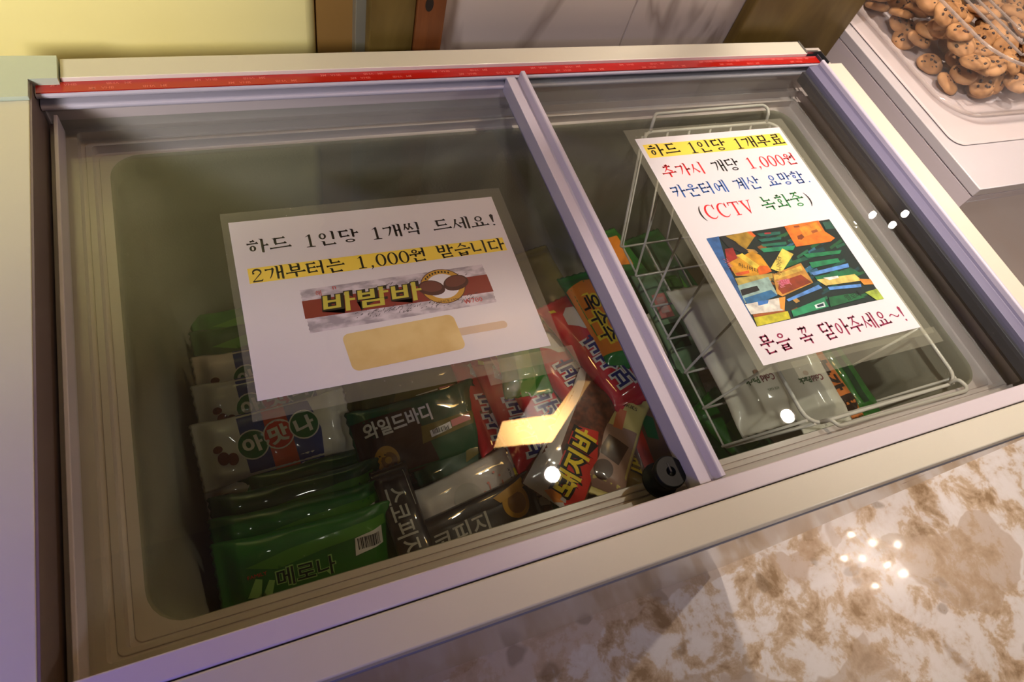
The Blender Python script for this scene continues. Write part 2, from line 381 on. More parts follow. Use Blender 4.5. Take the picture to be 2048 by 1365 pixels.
# floor of printed stone: white mottling, beige slate flakes, brown pebbles, glossy coat
def floor_mat():
    m, nt, b = newmat('printed_stone_floor'); N = nt.nodes.new; L = nt.links.new
    tc = N('ShaderNodeTexCoord')
    nz = N('ShaderNodeTexNoise'); nz.inputs['Scale'].default_value = 3.2; nz.inputs['Detail'].default_value = 4
    L(tc.outputs['Object'], nz.inputs['Vector'])
    mxv = N('ShaderNodeVectorMath'); mxv.operation = 'SCALE'; mxv.inputs['Scale'].default_value = .35
    L(nz.outputs['Color'], mxv.inputs[0])
    ad = N('ShaderNodeVectorMath'); ad.operation = 'ADD'; L(tc.outputs['Object'], ad.inputs[0]); L(mxv.outputs[0], ad.inputs[1])
    mp = N('ShaderNodeMapping'); mp.inputs['Rotation'].default_value = (0, 0, .9); mp.inputs['Scale'].default_value = (1.5, 5.0, 1)
    L(ad.outputs[0], mp.inputs[0])
    vo = N('ShaderNodeTexVoronoi'); vo.inputs['Scale'].default_value = 1.6; vo.inputs['Randomness'].default_value = 1
    L(mp.outputs[0], vo.inputs['Vector'])
    sep = N('ShaderNodeSeparateColor'); L(vo.outputs['Color'], sep.inputs[0])
    flake = N('ShaderNodeValToRGB'); e = flake.color_ramp.elements
    e[0].position = 0; e[0].color = rgb((196, 168, 140)); e[1].position = 1; e[1].color = rgb((216, 194, 172))
    q = flake.color_ramp.elements.new(.5); q.color = rgb((188, 164, 138))
    L(sep.outputs[1], flake.inputs[0])
    base = N('ShaderNodeTexNoise'); base.inputs['Scale'].default_value = 12; base.inputs['Detail'].default_value = 8; base.inputs['Roughness'].default_value = .68; base.inputs['Distortion'].default_value = .25
    L(tc.outputs['Object'], base.inputs['Vector'])
    br = N('ShaderNodeValToRGB'); e = br.color_ramp.elements
    e[0].position = .35; e[0].color = rgb((158, 130, 98)); e[1].position = .58; e[1].color = rgb((236, 228, 222))
    q = br.color_ramp.elements.new(.43); q.color = rgb((198, 172, 142)); q = br.color_ramp.elements.new(.475); q.color = rgb((212, 190, 164)); q = br.color_ramp.elements.new(.505); q.color = rgb((228, 217, 207))
    L(base.outputs['Fac'], br.inputs[0])
    msk = N('ShaderNodeMath'); msk.operation = 'GREATER_THAN'; msk.inputs[1].default_value = .55; L(sep.outputs[0], msk.inputs[0])
    de = N('ShaderNodeTexVoronoi'); de.feature = 'DISTANCE_TO_EDGE'; de.inputs['Scale'].default_value = 1.6; L(mp.outputs[0], de.inputs['Vector'])
    ss = N('ShaderNodeMapRange'); ss.inputs[1].default_value = .01; ss.inputs[2].default_value = .03; L(de.outputs['Distance'], ss.inputs[0])
    mm = N('ShaderNodeMath'); mm.operation = 'MULTIPLY'; L(msk.outputs[0], mm.inputs[0]); L(ss.outputs[0], mm.inputs[1])
    m8 = N('ShaderNodeMath'); m8.operation = 'MULTIPLY'; m8.inputs[1].default_value = .62; L(mm.outputs[0], m8.inputs[0])
    mx = N('ShaderNodeMix'); mx.data_type = 'RGBA'; L(m8.outputs[0], mx.inputs[0]); L(br.outputs[0], mx.inputs[6]); L(flake.outputs[0], mx.inputs[7])
    # pebbles
    vp = N('ShaderNodeTexVoronoi'); vp.inputs['Scale'].default_value = 17; L(ad.outputs[0], vp.inputs['Vector'])
    sp = N('ShaderNodeSeparateColor'); L(vp.outputs['Color'], sp.inputs[0])
    g = N('ShaderNodeMath'); g.operation = 'GREATER_THAN'; g.inputs[1].default_value = .80; L(sp.outputs[0], g.inputs[0])
    dd = N('ShaderNodeMapRange'); dd.inputs[1].default_value = .42; dd.inputs[2].default_value = .28; L(vp.outputs['Distance'], dd.inputs[0])
    gm = N('ShaderNodeMath'); gm.operation = 'MULTIPLY'; L(g.outputs[0], gm.inputs[0]); L(dd.outputs[0], gm.inputs[1])
    gs = N('ShaderNodeMath'); gs.operation = 'MULTIPLY'; gs.inputs[1].default_value = .5; L(gm.outputs[0], gs.inputs[0])
    pc = N('ShaderNodeValToRGB'); e = pc.color_ramp.elements; e[0].color = rgb((120, 98, 72)); e[1].color = rgb((190, 165, 140)); L(sp.outputs[1], pc.inputs[0])
    m2 = N('ShaderNodeMix'); m2.data_type = 'RGBA'; L(gs.outputs[0], m2.inputs[0]); L(mx.outputs[2], m2.inputs[6]); L(pc.outputs[0], m2.inputs[7])
    L(m2.outputs[2], b.inputs['Base Color'])
    b.inputs['Roughness'].default_value = .16; b.inputs['Coat Weight'].default_value = .4; b.inputs['Coat Roughness'].default_value = .05
    return m
def tile_mat():
    m, nt, b = newmat('veined_white_tile'); N = nt.nodes.new; L = nt.links.new
    tc = N('ShaderNodeTexCoord'); mp = N('ShaderNodeMapping'); mp.inputs['Rotation'].default_value = (0, .5, 0); mp.inputs['Scale'].default_value = (4.5, 1, 1.2)
    L(tc.outputs['Object'], mp.inputs[0])
    n = N('ShaderNodeTexNoise'); n.inputs['Scale'].default_value = 1.3; n.inputs['Detail'].default_value = 4; n.inputs['Distortion'].default_value = .8; L(mp.outputs[0], n.inputs['Vector'])
    s = N('ShaderNodeMath'); s.operation = 'SUBTRACT'; s.inputs[1].default_value = .5; L(n.outputs['Fac'], s.inputs[0])
    a = N('ShaderNodeMath'); a.operation = 'ABSOLUTE'; L(s.outputs[0], a.inputs[0])
    r = N('ShaderNodeValToRGB'); e = r.color_ramp.elements; e[0].position = 0; e[0].color = rgb((160, 145, 136)); e[1].position = .035; e[1].color = rgb((196, 182, 174)); L(a.outputs[0], r.inputs[0])
    L(r.outputs[0], b.inputs['Base Color']); b.inputs['Roughness'].default_value = .22
    return m
M_floor = floor_mat(); M_tile = tile_mat()
M_ceil = mat('ceiling_paint', (120, 108, 98), rough=.8)
M_wall = mat('side_wall_paint', (150, 132, 112), rough=.8)
M_yellow = mat('yellow_wall_paint', (244, 226, 150), rough=.6, var=1.0, vscale=2, col2=(248, 234, 168))
M_brown = mat('brown_wall_panel', (150, 112, 60), rough=.5)
M_trimw = mat('grey_trim', (128, 122, 108), rough=.4)
M_olive = mix_mat('olive_stained_wood', (84, 64, 18), (122, 100, 48), 7, rough=.5, stretch=(3, 3, .9), dist=.6, lo=.3, hi=.7)
M_grout = mat('tile_joint', (205, 196, 186), rough=.6)
def plank_mat():
    m, nt, b = newmat('red_brown_plank'); N = nt.nodes.new; L = nt.links.new
    tc = N('ShaderNodeTexCoord'); mp = N('ShaderNodeMapping'); mp.inputs['Scale'].default_value = (60, 1, 4); L(tc.outputs['Object'], mp.inputs[0])
    n = N('ShaderNodeTexNoise'); n.inputs['Scale'].default_value = 1; n.inputs['Detail'].default_value = 5; n.inputs['Distortion'].default_value = .7; L(mp.outputs[0], n.inputs['Vector'])
    r = N('ShaderNodeValToRGB'); e = r.color_ramp.elements; e[0].position = .3; e[0].color = rgb((96, 50, 18)); e[1].position = .7; e[1].color = rgb((142, 82, 36)); L(n.outputs['Fac'], r.inputs[0])
    L(r.outputs[0], b.inputs['Base Color']); b.inputs['Roughness'].default_value = .5
    return m
M_plank = plank_mat(); M_knot = mat('dark_knot', (30, 22, 12), rough=.6)

# ------------------------------------------------------------------ room
X0, X1, Y0, Y1 = -2.6, 4.6, -2.6, .70
tag(box('floor', X0, X1, Y0, Y1 + .05, FLOOR - .05, FLOOR, M_floor), kind='structure')
tag(box('ceiling', X0, X1, Y0, Y1 + 3, CEIL, CEIL + .05, M_ceil), kind='structure')
tag(box('wall_left', X0 - .05, X0, Y0, Y1 + .05, FLOOR, CEIL, M_wall), kind='structure')
tag(box('wall_right', X1, X1 + .05, Y0, Y1 + 3, FLOOR, CEIL, M_wall), kind='structure')
tag(box('wall_front', X0, X1, Y0 - .05, Y0, FLOOR, CEIL, M_wall), kind='structure')
wl = tag(box('wall_back', X0, .112, .66, .74, FLOOR, CEIL, M_yellow, bev=.012), kind='structure')
tag(box('trim_1', .112, .150, .66, .74, FLOOR, CEIL, M_brown), kind='structure')
tag(box('trim_2', .150, .163, .645, .74, FLOOR, CEIL, M_trimw, bev=.001), kind='structure')
wt = bpy.data.objects.new('wall_back', None); C.objects.link(wt); tag(wt, kind='structure')
for xa, xb in ((.235, .4925), (.4945, .80)):
    for za, zb in ((FLOOR, -.25), (-.248, .352), (.354, .952), (.954, CEIL)):
        box('tile', xa, xb, .64, .66, za, zb, M_tile, wt, bev=.0008)
box('joint_backing', .235, .80, .6415, .70, FLOOR, CEIL, M_grout, wt)
tag(box('wall_back', .84, X1, 1.0, 1.06, FLOOR, CEIL, M_wall), kind='structure')

po = thing('wooden_post', (.199, .62, FLOOR), 'narrow wooden post of olive board and reddish plank with a dark knot, behind the freezer', 'post')
box('olive_board', -.0395, .0085, 0, .02, 0, CEIL - FLOOR, M_olive, po, bev=.001)
pl = box('red_brown_plank', .009, .0405, -.004, .022, 0, CEIL - FLOOR, M_plank, po, bev=.0015)
bm = bmesh.new()
vs = [bm.verts.new((.0215 + .0045 * math.cos(a * PI / 8), -.0043, .895 + .008 * math.sin(a * PI / 8))) for a in range(16)]
bm.faces.new(vs[::-1])
put('knot', bm, M_knot, pl)
wp = thing('wooden_post', (.754, .62, FLOOR), 'wide olive-brown wooden post between the tiled wall and the cookie counter', 'post')
box('post_face', -.0955, .097, 0, .019, 0, CEIL - FLOOR, M_olive, wp, bev=.003)
box('post_core', -.092, .094, .0195, .14, 0, CEIL - FLOOR, M_olive, wp, bev=.002)

# ------------------------------------------------------------------ chest freezer
fz = thing('chest_freezer', (0, 0, 0), 'cream chest freezer with two sliding glass lids and lilac frame', 'freezer')
bm = bmesh.new()
# outer steel skin: left, right, back and front sheets with thickness, bottom plinth
addbox(bm, -.62, .800, .0290, .0335, FLOOR + .06, -.0115)
addbox(bm, -.62, .800, .5990, .6035, FLOOR + .06, -.0115)
addbox(bm, -.62, -.6155, .0335, .5990, FLOOR + .06, -.0115)
addbox(bm, .7955, .800, .0335, .5990, FLOOR + .06, -.0115)
addbox(bm, -.61, .79, .04, .595, FLOOR, FLOOR + .06)
put('outer_cabinet', bm, mat('front_panel_enamel', (196, 186, 176), rough=.22, coat=.6), fz)
bm = bmesh.new()
addbox(bm, -.62, .800, .0275, .0335, -.040, -.030, .0015); put('lower_lip', bm, mat('grey_lip', (128, 128, 138), rough=.4), fz)
# a small outline triangle sticker on the front sheet
bm = bmesh.new()
t = [(.6312, -.137), (.6385, -.100), (.6240, -.137)]
cx = sum(p[0] for p in t) / 3; cz = sum(p[1] for p in t) / 3
for i in range(3):
    a, b = t[i], t[(i + 1) % 3]
    bm.faces.new([bm.verts.new((x, .0287, z)) for x, z in (a, b, (cx + (b[0] - cx) * .62, cz + (b[1] - cz) * .62), (cx + (a[0] - cx) * .62, cz + (a[1] - cz) * .62))])
put('sticker', bm, mat('dark_red_print', (120, 30, 20), rough=.5), fz)
# cream rim bars
bm = bmesh.new(); addbox(bm, -.129, .7517, .5766, .5776, -.006, .0003, .0002); put('edge_highlight', bm, mat('edge_highlight_white', (235, 228, 220), rough=.25, coat=.5), fz)  # pale strip stands in for the highlight along the rim edge
bm = bmesh.new(); addbox(bm, -.129, .7517, .5777, .6030, -.011, 0, .0008); put('rim_bar_back', bm, M_cream, fz)
bm = bmesh.new(); addbox(bm, -.62, -.1525, .0560, .5500, -.011, 0, .0008); put('rim_panel_left', bm, M_cream, fz)
bm = bmesh.new(); addbox(bm, -.62, .800, .0285, .0556, -.030, 0, .0015); put('rim_bar_front', bm, M_cream, fz)
bm = bmesh.new(); addbox(bm, .7715, .800, .0560, .5560, -.011, 0, .0008); put('rim_bar_right', bm, M_cream, fz)
# pale corner cap, L-shaped, with a rounded outer corner
bm = bmesh.new()
out = [(-.1302, .6030), (-.1302, .5727), (-.1524, .5727), (-.1524, .5506), (-.20, .5506), (-.20, .5900)]
for k in range(7):
    a = math.radians(180 - 90 * k / 6); out.append((-.187 + .013 * math.cos(a) + .0, .590 + .0145 * math.sin(a)))
a0 = [bm.verts.new((x, y, .0035)) for x, y in out]; a1 = [bm.verts.new((x, y, -.011)) for x, y in out]
bm.faces.new(a0); bm.faces.new(a1[::-1])
for k in range(len(out)):
    j = (k + 1) % len(out); bm.faces.new((a0[k], a1[k], a1[j], a0[j]))
bmesh.ops.recalc_face_normals(bm, faces=bm.faces)
put('corner_cap', bm, M_cap, fz)
# uncapped corner at the back right: folded sheet edges
bm = bmesh.new()
addbox(bm, .7522, .7532, .5785, .6030, -.02, .0015); addbox(bm, .7532, .7775, .5790, .5800, -.02, .0015); addbox(bm, .7770, .7780, .5575, .5800, -.02, .0015)
put('sheet_edge', bm, M_steel, fz)
# lilac front lip and its inner wall, dark slot beside the cream bar
bm = bmesh.new()
addbox(bm, -.1515, .7710, .0566, .0722, -.0045, 0, .0012)
addbox(bm, -.1515, .7710, .0566, .0600, -.055, -.0045)
put('front_lip', bm, M_lilac_top, fz)
# back rails: upper rail, lower rail, wall behind
for nm, ya, za, zb in (('upper_rail', .5618, -.0109, -.0046), ('lower_rail', .5610, -.0236, -.0168)):
    bm = bmesh.new(); prof = []
    r = (zb - za) / 2
    prof = [(.5765, za), (ya + r, za)] + [(ya + r - r * math.sin(PI * k / 8), (za + zb) / 2 - r * math.cos(PI * k / 8)) for k in range(1, 8)] + [(ya + r, zb), (.5765, zb)]
    extrude_x(bm, prof, -.1500, .7700)
    put(nm, bm, M_lilac, fz)
bm = bmesh.new(); addbox(bm, -.1515, .7700, .5742, .5770, -.0260, -.0046); put('rail_wall', bm, M_dkgrey, fz)
bm = bmesh.new(); addbox(bm, -.1525, -.1508, .0600, .5760, -.055, -.0005); put('side_wall_left', bm, mat('left_channel', (120, 104, 104), rough=.35), fz)
bm = bmesh.new(); addbox(bm, .7697, .7713, .0600, .5760, -.030, -.0005); put('side_wall_right', bm, M_dkgrey, fz)
# red double-sided tape on the back rail
tp = put('adhesive_tape', (lambda b: (addbox(b, -.1490, .7690, .5630, .5762, -.0046, -.0036), b)[1])(bmesh.new()), M_red, fz)
tp['label'] = 'red tape liner stuck along the back rail'
bm = bmesh.new()
V1, F1, W1, H1 = font_mesh('3M', .02); V2, F2, W2, H2 = font_mesh('VHB')
x = -.135; k = 0
while x < .75:
    yb = .5665 if k % 2 else .5722; flip = -1 if (k // 2) % 2 else 1
    for (V, F, W_), dx, sx in (((V1, F1, W1), 0, .0048), ((V2, F2, W2), .0125, .0056)):
        vs = [bm.verts.new((x + flip * (dx + u * sx), yb + flip * v * .0042, -.00352)) for u, v in V]
        for f in F: bm.faces.new([vs[i] for i in f])
    x += .0295; k += 1
put('tape_lettering', bm, M_redtxt, tp)['kind'] = 'stuff'
# liner: stepped gasket ledges
def inset(r, d, z): return (r[0] + d, r[1] - d, r[2] + d, r[3] - d, r[4] + d * .5, z)
L0 = (-.1510, .793, .0605, .5740, .002, 0); L1 = (-.1326, .7778, .0842, .5678, .003, 0); L2 = (-.1236, .7655, .0918, .5595, .004, 0); L3 = (-.1120, .7525, .1007, .5545, .028, 0)
ledge = [inset(L0, 0, -.0245), inset(L0, 0, -.0550), inset(L1, 0, -.0550), inset(L1, 0, -.0655), inset(L1, .0034, -.0664), inset(L1, .0040, -.0650),
         inset(L2, 0, -.0650), inset(L2, 0, -.0755), inset(L2, .0030, -.0764), inset(L2, .0036, -.0752), inset(L3, 0, -.0752)]
bm = bmesh.new(); loft(bm, [rrect(*r) for r in ledge])
es = [e for e in bm.edges if e.calc_face_angle(0) > .6]
bmesh.ops.bevel(bm, geom=es, offset=.0004, segments=2, affect='EDGES')
put('stepped_ledge', bm, M_liner, fz)
bm = bmesh.new()
bins = [(-.1120, .7525, .1007, .5545, .028, -.0752), (-.1112, .7517, .1015, .5537, .028, -.0765), (-.1106, .7511, .1021, .5531, .028, -.080), (-.1106, .7511, .1021, .5531, .028, -.094), (-.1118, .7522, .1012, .5545, .030, -.099),
        (-.1100, .7500, .103, .553, .040, -.12), (-.100, .74, .110, .545, .045, -.36), (-.094, .734, .116, .540, .05, -.40), (-.08, .72, .13, .525, .05, -.42)]
loft(bm, [rrect(*r, n=8) for r in bins], cap1=True, smooth=True)
put('inner_bin', bm, M_bin, fz)

# ------------------------------------------------------------------ sliding lids
ll = thing('sliding_lid', (-.1505, .0625, -.045), 'left sliding glass lid, the lower one, carrying the landscape notice and black lock', 'lid')
ox, oy, oz = -.1505, .0625, -.045
def lid_glass(par, x0, x1, z):
    bm = bmesh.new(); addbox(bm, x0, x1, .0615, .5725, z - .0035, z, .0004); return put('glass_pane', bm, M_glass, par, loc=tuple(-Vector(par.location)))
lid_glass(ll, -.1495, .3200, -.0430)
def strip(par, name, prof, y0, y1, m, bev=.0008):
    bm = bmesh.new(); extrude_y(bm, prof, y0, y1)
    es = [e for e in bm.edges if abs((e.verts[0].co - e.verts[1].co).y) > .1]
    bmesh.ops.bevel(bm, geom=es, offset=bev, segments=3, affect='EDGES', profile=.5)
    for f in bm.faces: f.smooth = False
    return put(name, bm, m, par, loc=tuple(-Vector(par.location)))
strip(ll, 'left_frame', [(-.1490, -.0472), (-.1398, -.0472), (-.1398, -.0262), (-.1432, -.0262), (-.1432, -.0360), (-.1490, -.0360)], .0740, .5602, M_lilac)
strip(ll, 'right_frame', [(.3126, -.0472), (.3330, -.0472), (.3330, -.0300), (.3126, -.0300)], .0740, .5602, M_lilac, .0018)
# round black lid lock
kx, ky = .2885, .0925
def lathe(bm, prof, seg=36, cx=0, cy=0, mi=0):
    rings = [[(cx + r * math.cos(2 * PI * k / seg), cy + r * math.sin(2 * PI * k / seg), z) for k in range(seg)] for r, z in prof]
    loft(bm, rings[::-1] if False else rings, smooth=True, mi=mi)
    bmesh.ops.recalc_face_normals(bm, faces=bm.faces)
bm = bmesh.new()
lathe(bm, [(.0001, -.0429), (.0158, -.0429), (.0160, -.0415), (.0150, -.0398), (.0118, -.0390), (.0118, -.0260), (.0126, -.0255), (.0140, -.0240), (.0142, -.0225), (.0140, -.0200), (.0134, -.0190), (.0130, -.01866), (.0128, -.0186), (.0127, -.0186), (.0044, -.0186), (.0043, -.0186), (.0041, -.0188), (.0040, -.0192), (.0038, -.0225), (.0001, -.0228)], cx=kx, cy=ky)
lk = put('lid_lock', bm, M_blackp, ll, loc=tuple(-Vector(ll.location)))
lk['label'] = 'round black lock knob'
bm = bmesh.new(); addbox(bm, kx - .0009, kx + .0009, ky - .0005, ky + .0075, -.0228, -.0183, .0003); put('key_slot', bm, M_black, lk)

rl = thing('sliding_lid', (.300, .0625, -.0155), 'right sliding glass lid, the upper one, with ridged lilac edges and the portrait notice', 'lid')
lid_glass(rl, .3010, .7690, -.0115)
strip(rl, 'left_frame', [(.2998, -.0240), (.3214, -.0240), (.3214, .0018), (.3204, .0030), (.3168, .0030), (.3157, .0018), (.3148, -.0078), (.3118, -.0078), (.3106, -.0048), (.2998, -.0048)], .0732, .5600, M_lilac, .0006)
strip(rl, 'right_frame', [(.7490, -.0180), (.7645, -.0180), (.7645, -.0030), (.7628, -.0062), (.7490, -.0070)], .0732, .5600, mat('shaded_lilac_frame', (112, 108, 132), rough=.35), .0004)  # lilac darkened in the colour for the shaded inner face
strip(rl, 'right_bead', [(.7646, -.0120), (.7695, -.0120), (.7695, .0022), (.7684, .0030), (.7657, .0030), (.7646, .0018)], .0732, .5600, M_lilac, .0006)
strip(rl, 'gasket', [(.7440, -.0300), (.7488, -.0300), (.7488, -.0150), (.7440, -.0150)], .0732, .5600, M_dkgrey, .0006)

# ------------------------------------------------------------------ notices
def flat_poly(bm, pts, z, mi=0):
    f = bm.faces.new([bm.verts.new((x, y, z)) for x, y in pts]); f.material_index = mi; return f
def mm(pts): return [(x / 1000, y / 1000) for x, y in pts]
def print_text(bm, s, cx, cy, w=None, h=None, z=0, mi=0, rot=0, off=0, shear=0):
    V, F, tw, th = font_mesh(s, off); V0, F0, tw0, th0 = font_mesh(s, 0)
    sx = w / tw0 if w else h / th0; sy = h / th0 if h else sx
    ca, sa = math.cos(rot), math.sin(rot)
    vs = []
    for u, v in V:
        a, b = u * sx + v * sy * shear, v * sy; vs.append(bm.verts.new((cx + a * ca - b * sa, cy + a * sa + b * ca, z)))
    for f in F:
        try: bm.faces.new([vs[i] for i in f]).material_index = mi
        except ValueError: pass
INK = [mat('ink_black', (16, 12, 14), rough=.5), mat('ink_red', (222, 24, 34), rough=.5), mat('ink_blue', (22, 88, 170), rough=.5), mat('ink_green', (16, 136, 58), rough=.5),
       mat('ink_maroon', (146, 24, 70), rough=.5), mat('highlighter_yellow', (250, 222, 84), rough=.55)]

def sheet(bm, x0, x1, y0, y1, z, nx=14, ny=12, amp=.0004, seed=0, hole=None, mi=0):
    """a softly buckled film"""
    vs = {}
    for i in range(nx + 1):
        for j in range(ny + 1):
            x = x0 + (x1 - x0) * i / nx; y = y0 + (y1 - y0) * j / ny
            vs[i, j] = bm.verts.new((x, y, z + amp * (1 + math.sin(x * 60 + seed) * math.cos(y * 47 + seed * 2)) * .5))
    for i in range(nx):
        for j in range(ny):
            f = bm.faces.new((vs[i, j], vs[i + 1, j], vs[i + 1, j + 1], vs[i, j + 1])); f.smooth = True; f.material_index = mi

# landscape notice (on the left, lower glass)
n1 = thing('laminated_notice', (-.0138, .4263, -.0428), 'landscape laminated notice with one highlighted line and a printed ice bar, on the left glass', 'notice', rot=(0, 0, -.0113))
bm = bmesh.new(); sheet(bm, -.0060, .2700, -.2010, .0115, .0001, amp=.0001); put('plastic_film', bm, M_film, n1)
bm = bmesh.new(); addbox(bm, 0, .2578, -.1840, 0, .0003, .0005); put('paper', bm, M_paper, n1)
Z1 = .00062
bm = bmesh.new(); flat_poly(bm, mm([(9.3, -54.2), (252, -54.2), (252, -70.6), (9.3, -70.6)]), Z1 - .00005); put('highlight', bm, INK[5], n1)
bm = bmesh.new()
write_line(bm, [('하드 1인당 1개씩 드세요!', 0)], .0115, .2530, -.0385, .0158, Z1, W=.12)
write_line(bm, [('2개부터는 1,000원 받습니다', 0)], .0115, .2510, -.0700, .0152, Z1, W=.12)
put('lettering', bm, INK[0], n1)
# printed wrapper picture
P1 = [mix_mat('silver_foil_print', (160, 152, 160), (214, 206, 212), 90, rough=.5, stretch=(.7, 1.4, 1)), mat('band_brown_red', (132, 44, 32), rough=.5), mat('logo_black', (24, 16, 6), rough=.5), mat('logo_yellow', (196, 188, 70), rough=.5),
      mat('ring_brown', (92, 48, 20), rough=.5), mat('ring_gold', (196, 150, 50), rough=.5), mat('price_red', (196, 70, 60), rough=.5), mix_mat('ice_bar_print', (206, 176, 108), (222, 198, 134), 18, rough=.5), mat('chestnut', (70, 32, 24), rough=.5), M_paper, mat('stick_print', (206, 184, 158), rough=.5), mat('crack_lines', (60, 52, 58), rough=.5), mat('chestnut_light', (104, 54, 42), rough=.5)]
bm = bmesh.new()
def zig(xa, ya, xb, yb, n=22, a=.0004): return [(xa + (xb - xa) * k / n + (a if k % 2 else -a), ya + (yb - ya) * k / n) for k in range(n + 1)]
flat_poly(bm, zig(.0490, -.0845, .0500, -.1300) + zig(.2218, -.1285, .2212, -.0835), Z1, 0)
flat_poly(bm, mm([(48.8, -96.4), (222.0, -95.8), (222.6, -116.2), (48.6, -115.0)]), Z1 + .00004, 1)
rr = random.Random(3)
for k in range(150):      # crackle strokes above and below the band
    x = rr.uniform(.088, .205); up = rr.random() < .3
    y = rr.uniform(-.0955, -.0900) if up else rr.uniform(-.1240, -.1150)
    if up and x < .12: continue
    l = rr.uniform(.001, .0038); a = rr.uniform(.2, 1.1); wd = .00035
    dx, dy = l * math.cos(a), l * math.sin(a)
    flat_poly(bm, [(x, y), (x + dx, y + dy), (x + dx + wd, y + dy - wd), (x + wd, y - wd)], Z1 + .00006, 11)
def disc(bm, cx, cy, rx, ry, z, mi, n=28, a0=0, a1=360):
    flat_poly(bm, [(cx + rx * math.cos(math.radians(a0 + (a1 - a0) * k / n)), cy + ry * math.sin(math.radians(a0 + (a1 - a0) * k / n))) for k in range(n)], z, mi)
disc(bm, .1762, -.1020, .0216, .0196, Z1 + .00008, 4); disc(bm, .1762, -.1020, .0208, .0188, Z1 + .00010, 5); disc(bm, .1762, -.1020, .0158, .0140, Z1 + .00012, 9)
# two plain chestnuts across the ring
for cx, cyy, r in ((.1648, -.1030, -.25), (.1895, -.1010, .2)):
    pts = []
    for k in range(24):
        a = 2 * PI * k / 24; x, y = .0128 * math.cos(a), .0095 * math.sin(a) * (1 if math.sin(a) > 0 else .8)
        pts.append((cx + x * math.cos(r) - y * math.sin(r), cyy + x * math.sin(r) + y * math.cos(r)))
    flat_poly(bm, pts, Z1 + .00014, 8)
    flat_poly(bm, [(cx + (x - cx) * .82, cyy + (y - cyy) * .7 + .0018) for x, y in pts], Z1 + .00016, 12)
print_text(bm, 'SINCE 1976', .1770, -.1188, w=.020, h=.0026, z=Z1 + .00018, mi=2)
for k in range(9): disc(bm, .1762 + .0183 * math.cos(math.radians(140 - 10 * k)), -.1020 + .0164 * math.sin(math.radians(140 - 10 * k)), .0009, .0013, Z1 + .00018, 2, 6)
print_text(bm, '바밤바', .1115, -.1035, w=.088, h=.0195, z=Z1 + .00020, mi=2, off=.085, shear=.12)
print_text(bm, '바밤바', .1105, -.1030, w=.088, h=.0195, z=Z1 + .00024, mi=3, off=.02, shear=.12)
print_text(bm, '해', .0640, -.0905, h=.006, z=Z1 + .0002, mi=6); print_text(bm, 'n', .0785, -.0870, h=.0035, z=Z1 + .0002, mi=6)
print_text(bm, '₩700', .2000, -.1225, w=.018, h=.0052, z=Z1 + .0002, mi=6)
# printed ice bar with stick
def rbox(x0, x1, y0, y1, r, n=5): return [(p[0], p[1]) for p in rrect(x0, x1, y0, y1, r, 0, n)]
flat_poly(bm, rbox(.1700, .2240, -.1575, -.1495, .0038), Z1, 10)
bar = [(x + (-.0015 * (y + .155) / .02), y + (x - .127) * .03) for x, y in rbox(.0765, .1778, -.1725, -.1350, .006)]
flat_poly(bm, bar, Z1 + .00004, 7)
pc = put('printed_picture', bm, P1, n1)
bm = bmesh.new(); sheet(bm, .0002, .2576, -.1838, -.0002, .0010, amp=.0003, seed=1); put('gloss_film', bm, M_paperfilm, n1)
bm = bmesh.new(); sheet(bm, .1890, .2780, -.2120, -.1880, .0008, nx=8, ny=4, amp=.0005, seed=2); put('clear_tape', bm, M_film, n1)

# portrait notice (on the right, upper glass)
n2 = thing('laminated_notice', (.4226, .4569, -.0113), 'portrait laminated notice with coloured lines and a photo of ice bars, on the right glass', 'notice')
bm = bmesh.new(); sheet(bm, -.0085, .2235, -.3060, .0150, .0001, amp=.0001, seed=3); put('plastic_film', bm, M_film, n2)
bm = bmesh.new(); addbox(bm, 0, .2100, -.2970, 0, .0003, .0005); put('paper', bm, M_paper, n2)
bm = bmesh.new(); flat_poly(bm, mm([(5.5, -9.8), (204, -9.8), (204, -30.3), (5.5, -30.3)]), Z1 - .00005); put('highlight', bm, INK[5], n2)
bm = bmesh.new()
write_line(bm, [('하드 1인당 1개무료', 0)], .0085, .2030, -.0292, .0182, Z1, W=.125)
write_line(bm, [('추가시 ', 1), ('개당 ', 0), ('1,000원', 1)], .0100, .2020, -.0612, .0185, Z1, W=.12)
write_line(bm, [('카운터에 계산 요망함.', 2)], .0080, .2010, -.0908, .0185, Z1, W=.12)
write_line(bm, [('(', 0), ('CCTV ', 1), ('녹화중', 3), (')', 0)], .0240, .1840, -.1235, .0205, Z1, W=.115)
write_line(bm, [('문을 꼭 닫아주세요~!', 4)], .0085, .2020, -.2875, .0195, Z1, W=.125)
put('lettering', bm, INK, n2)
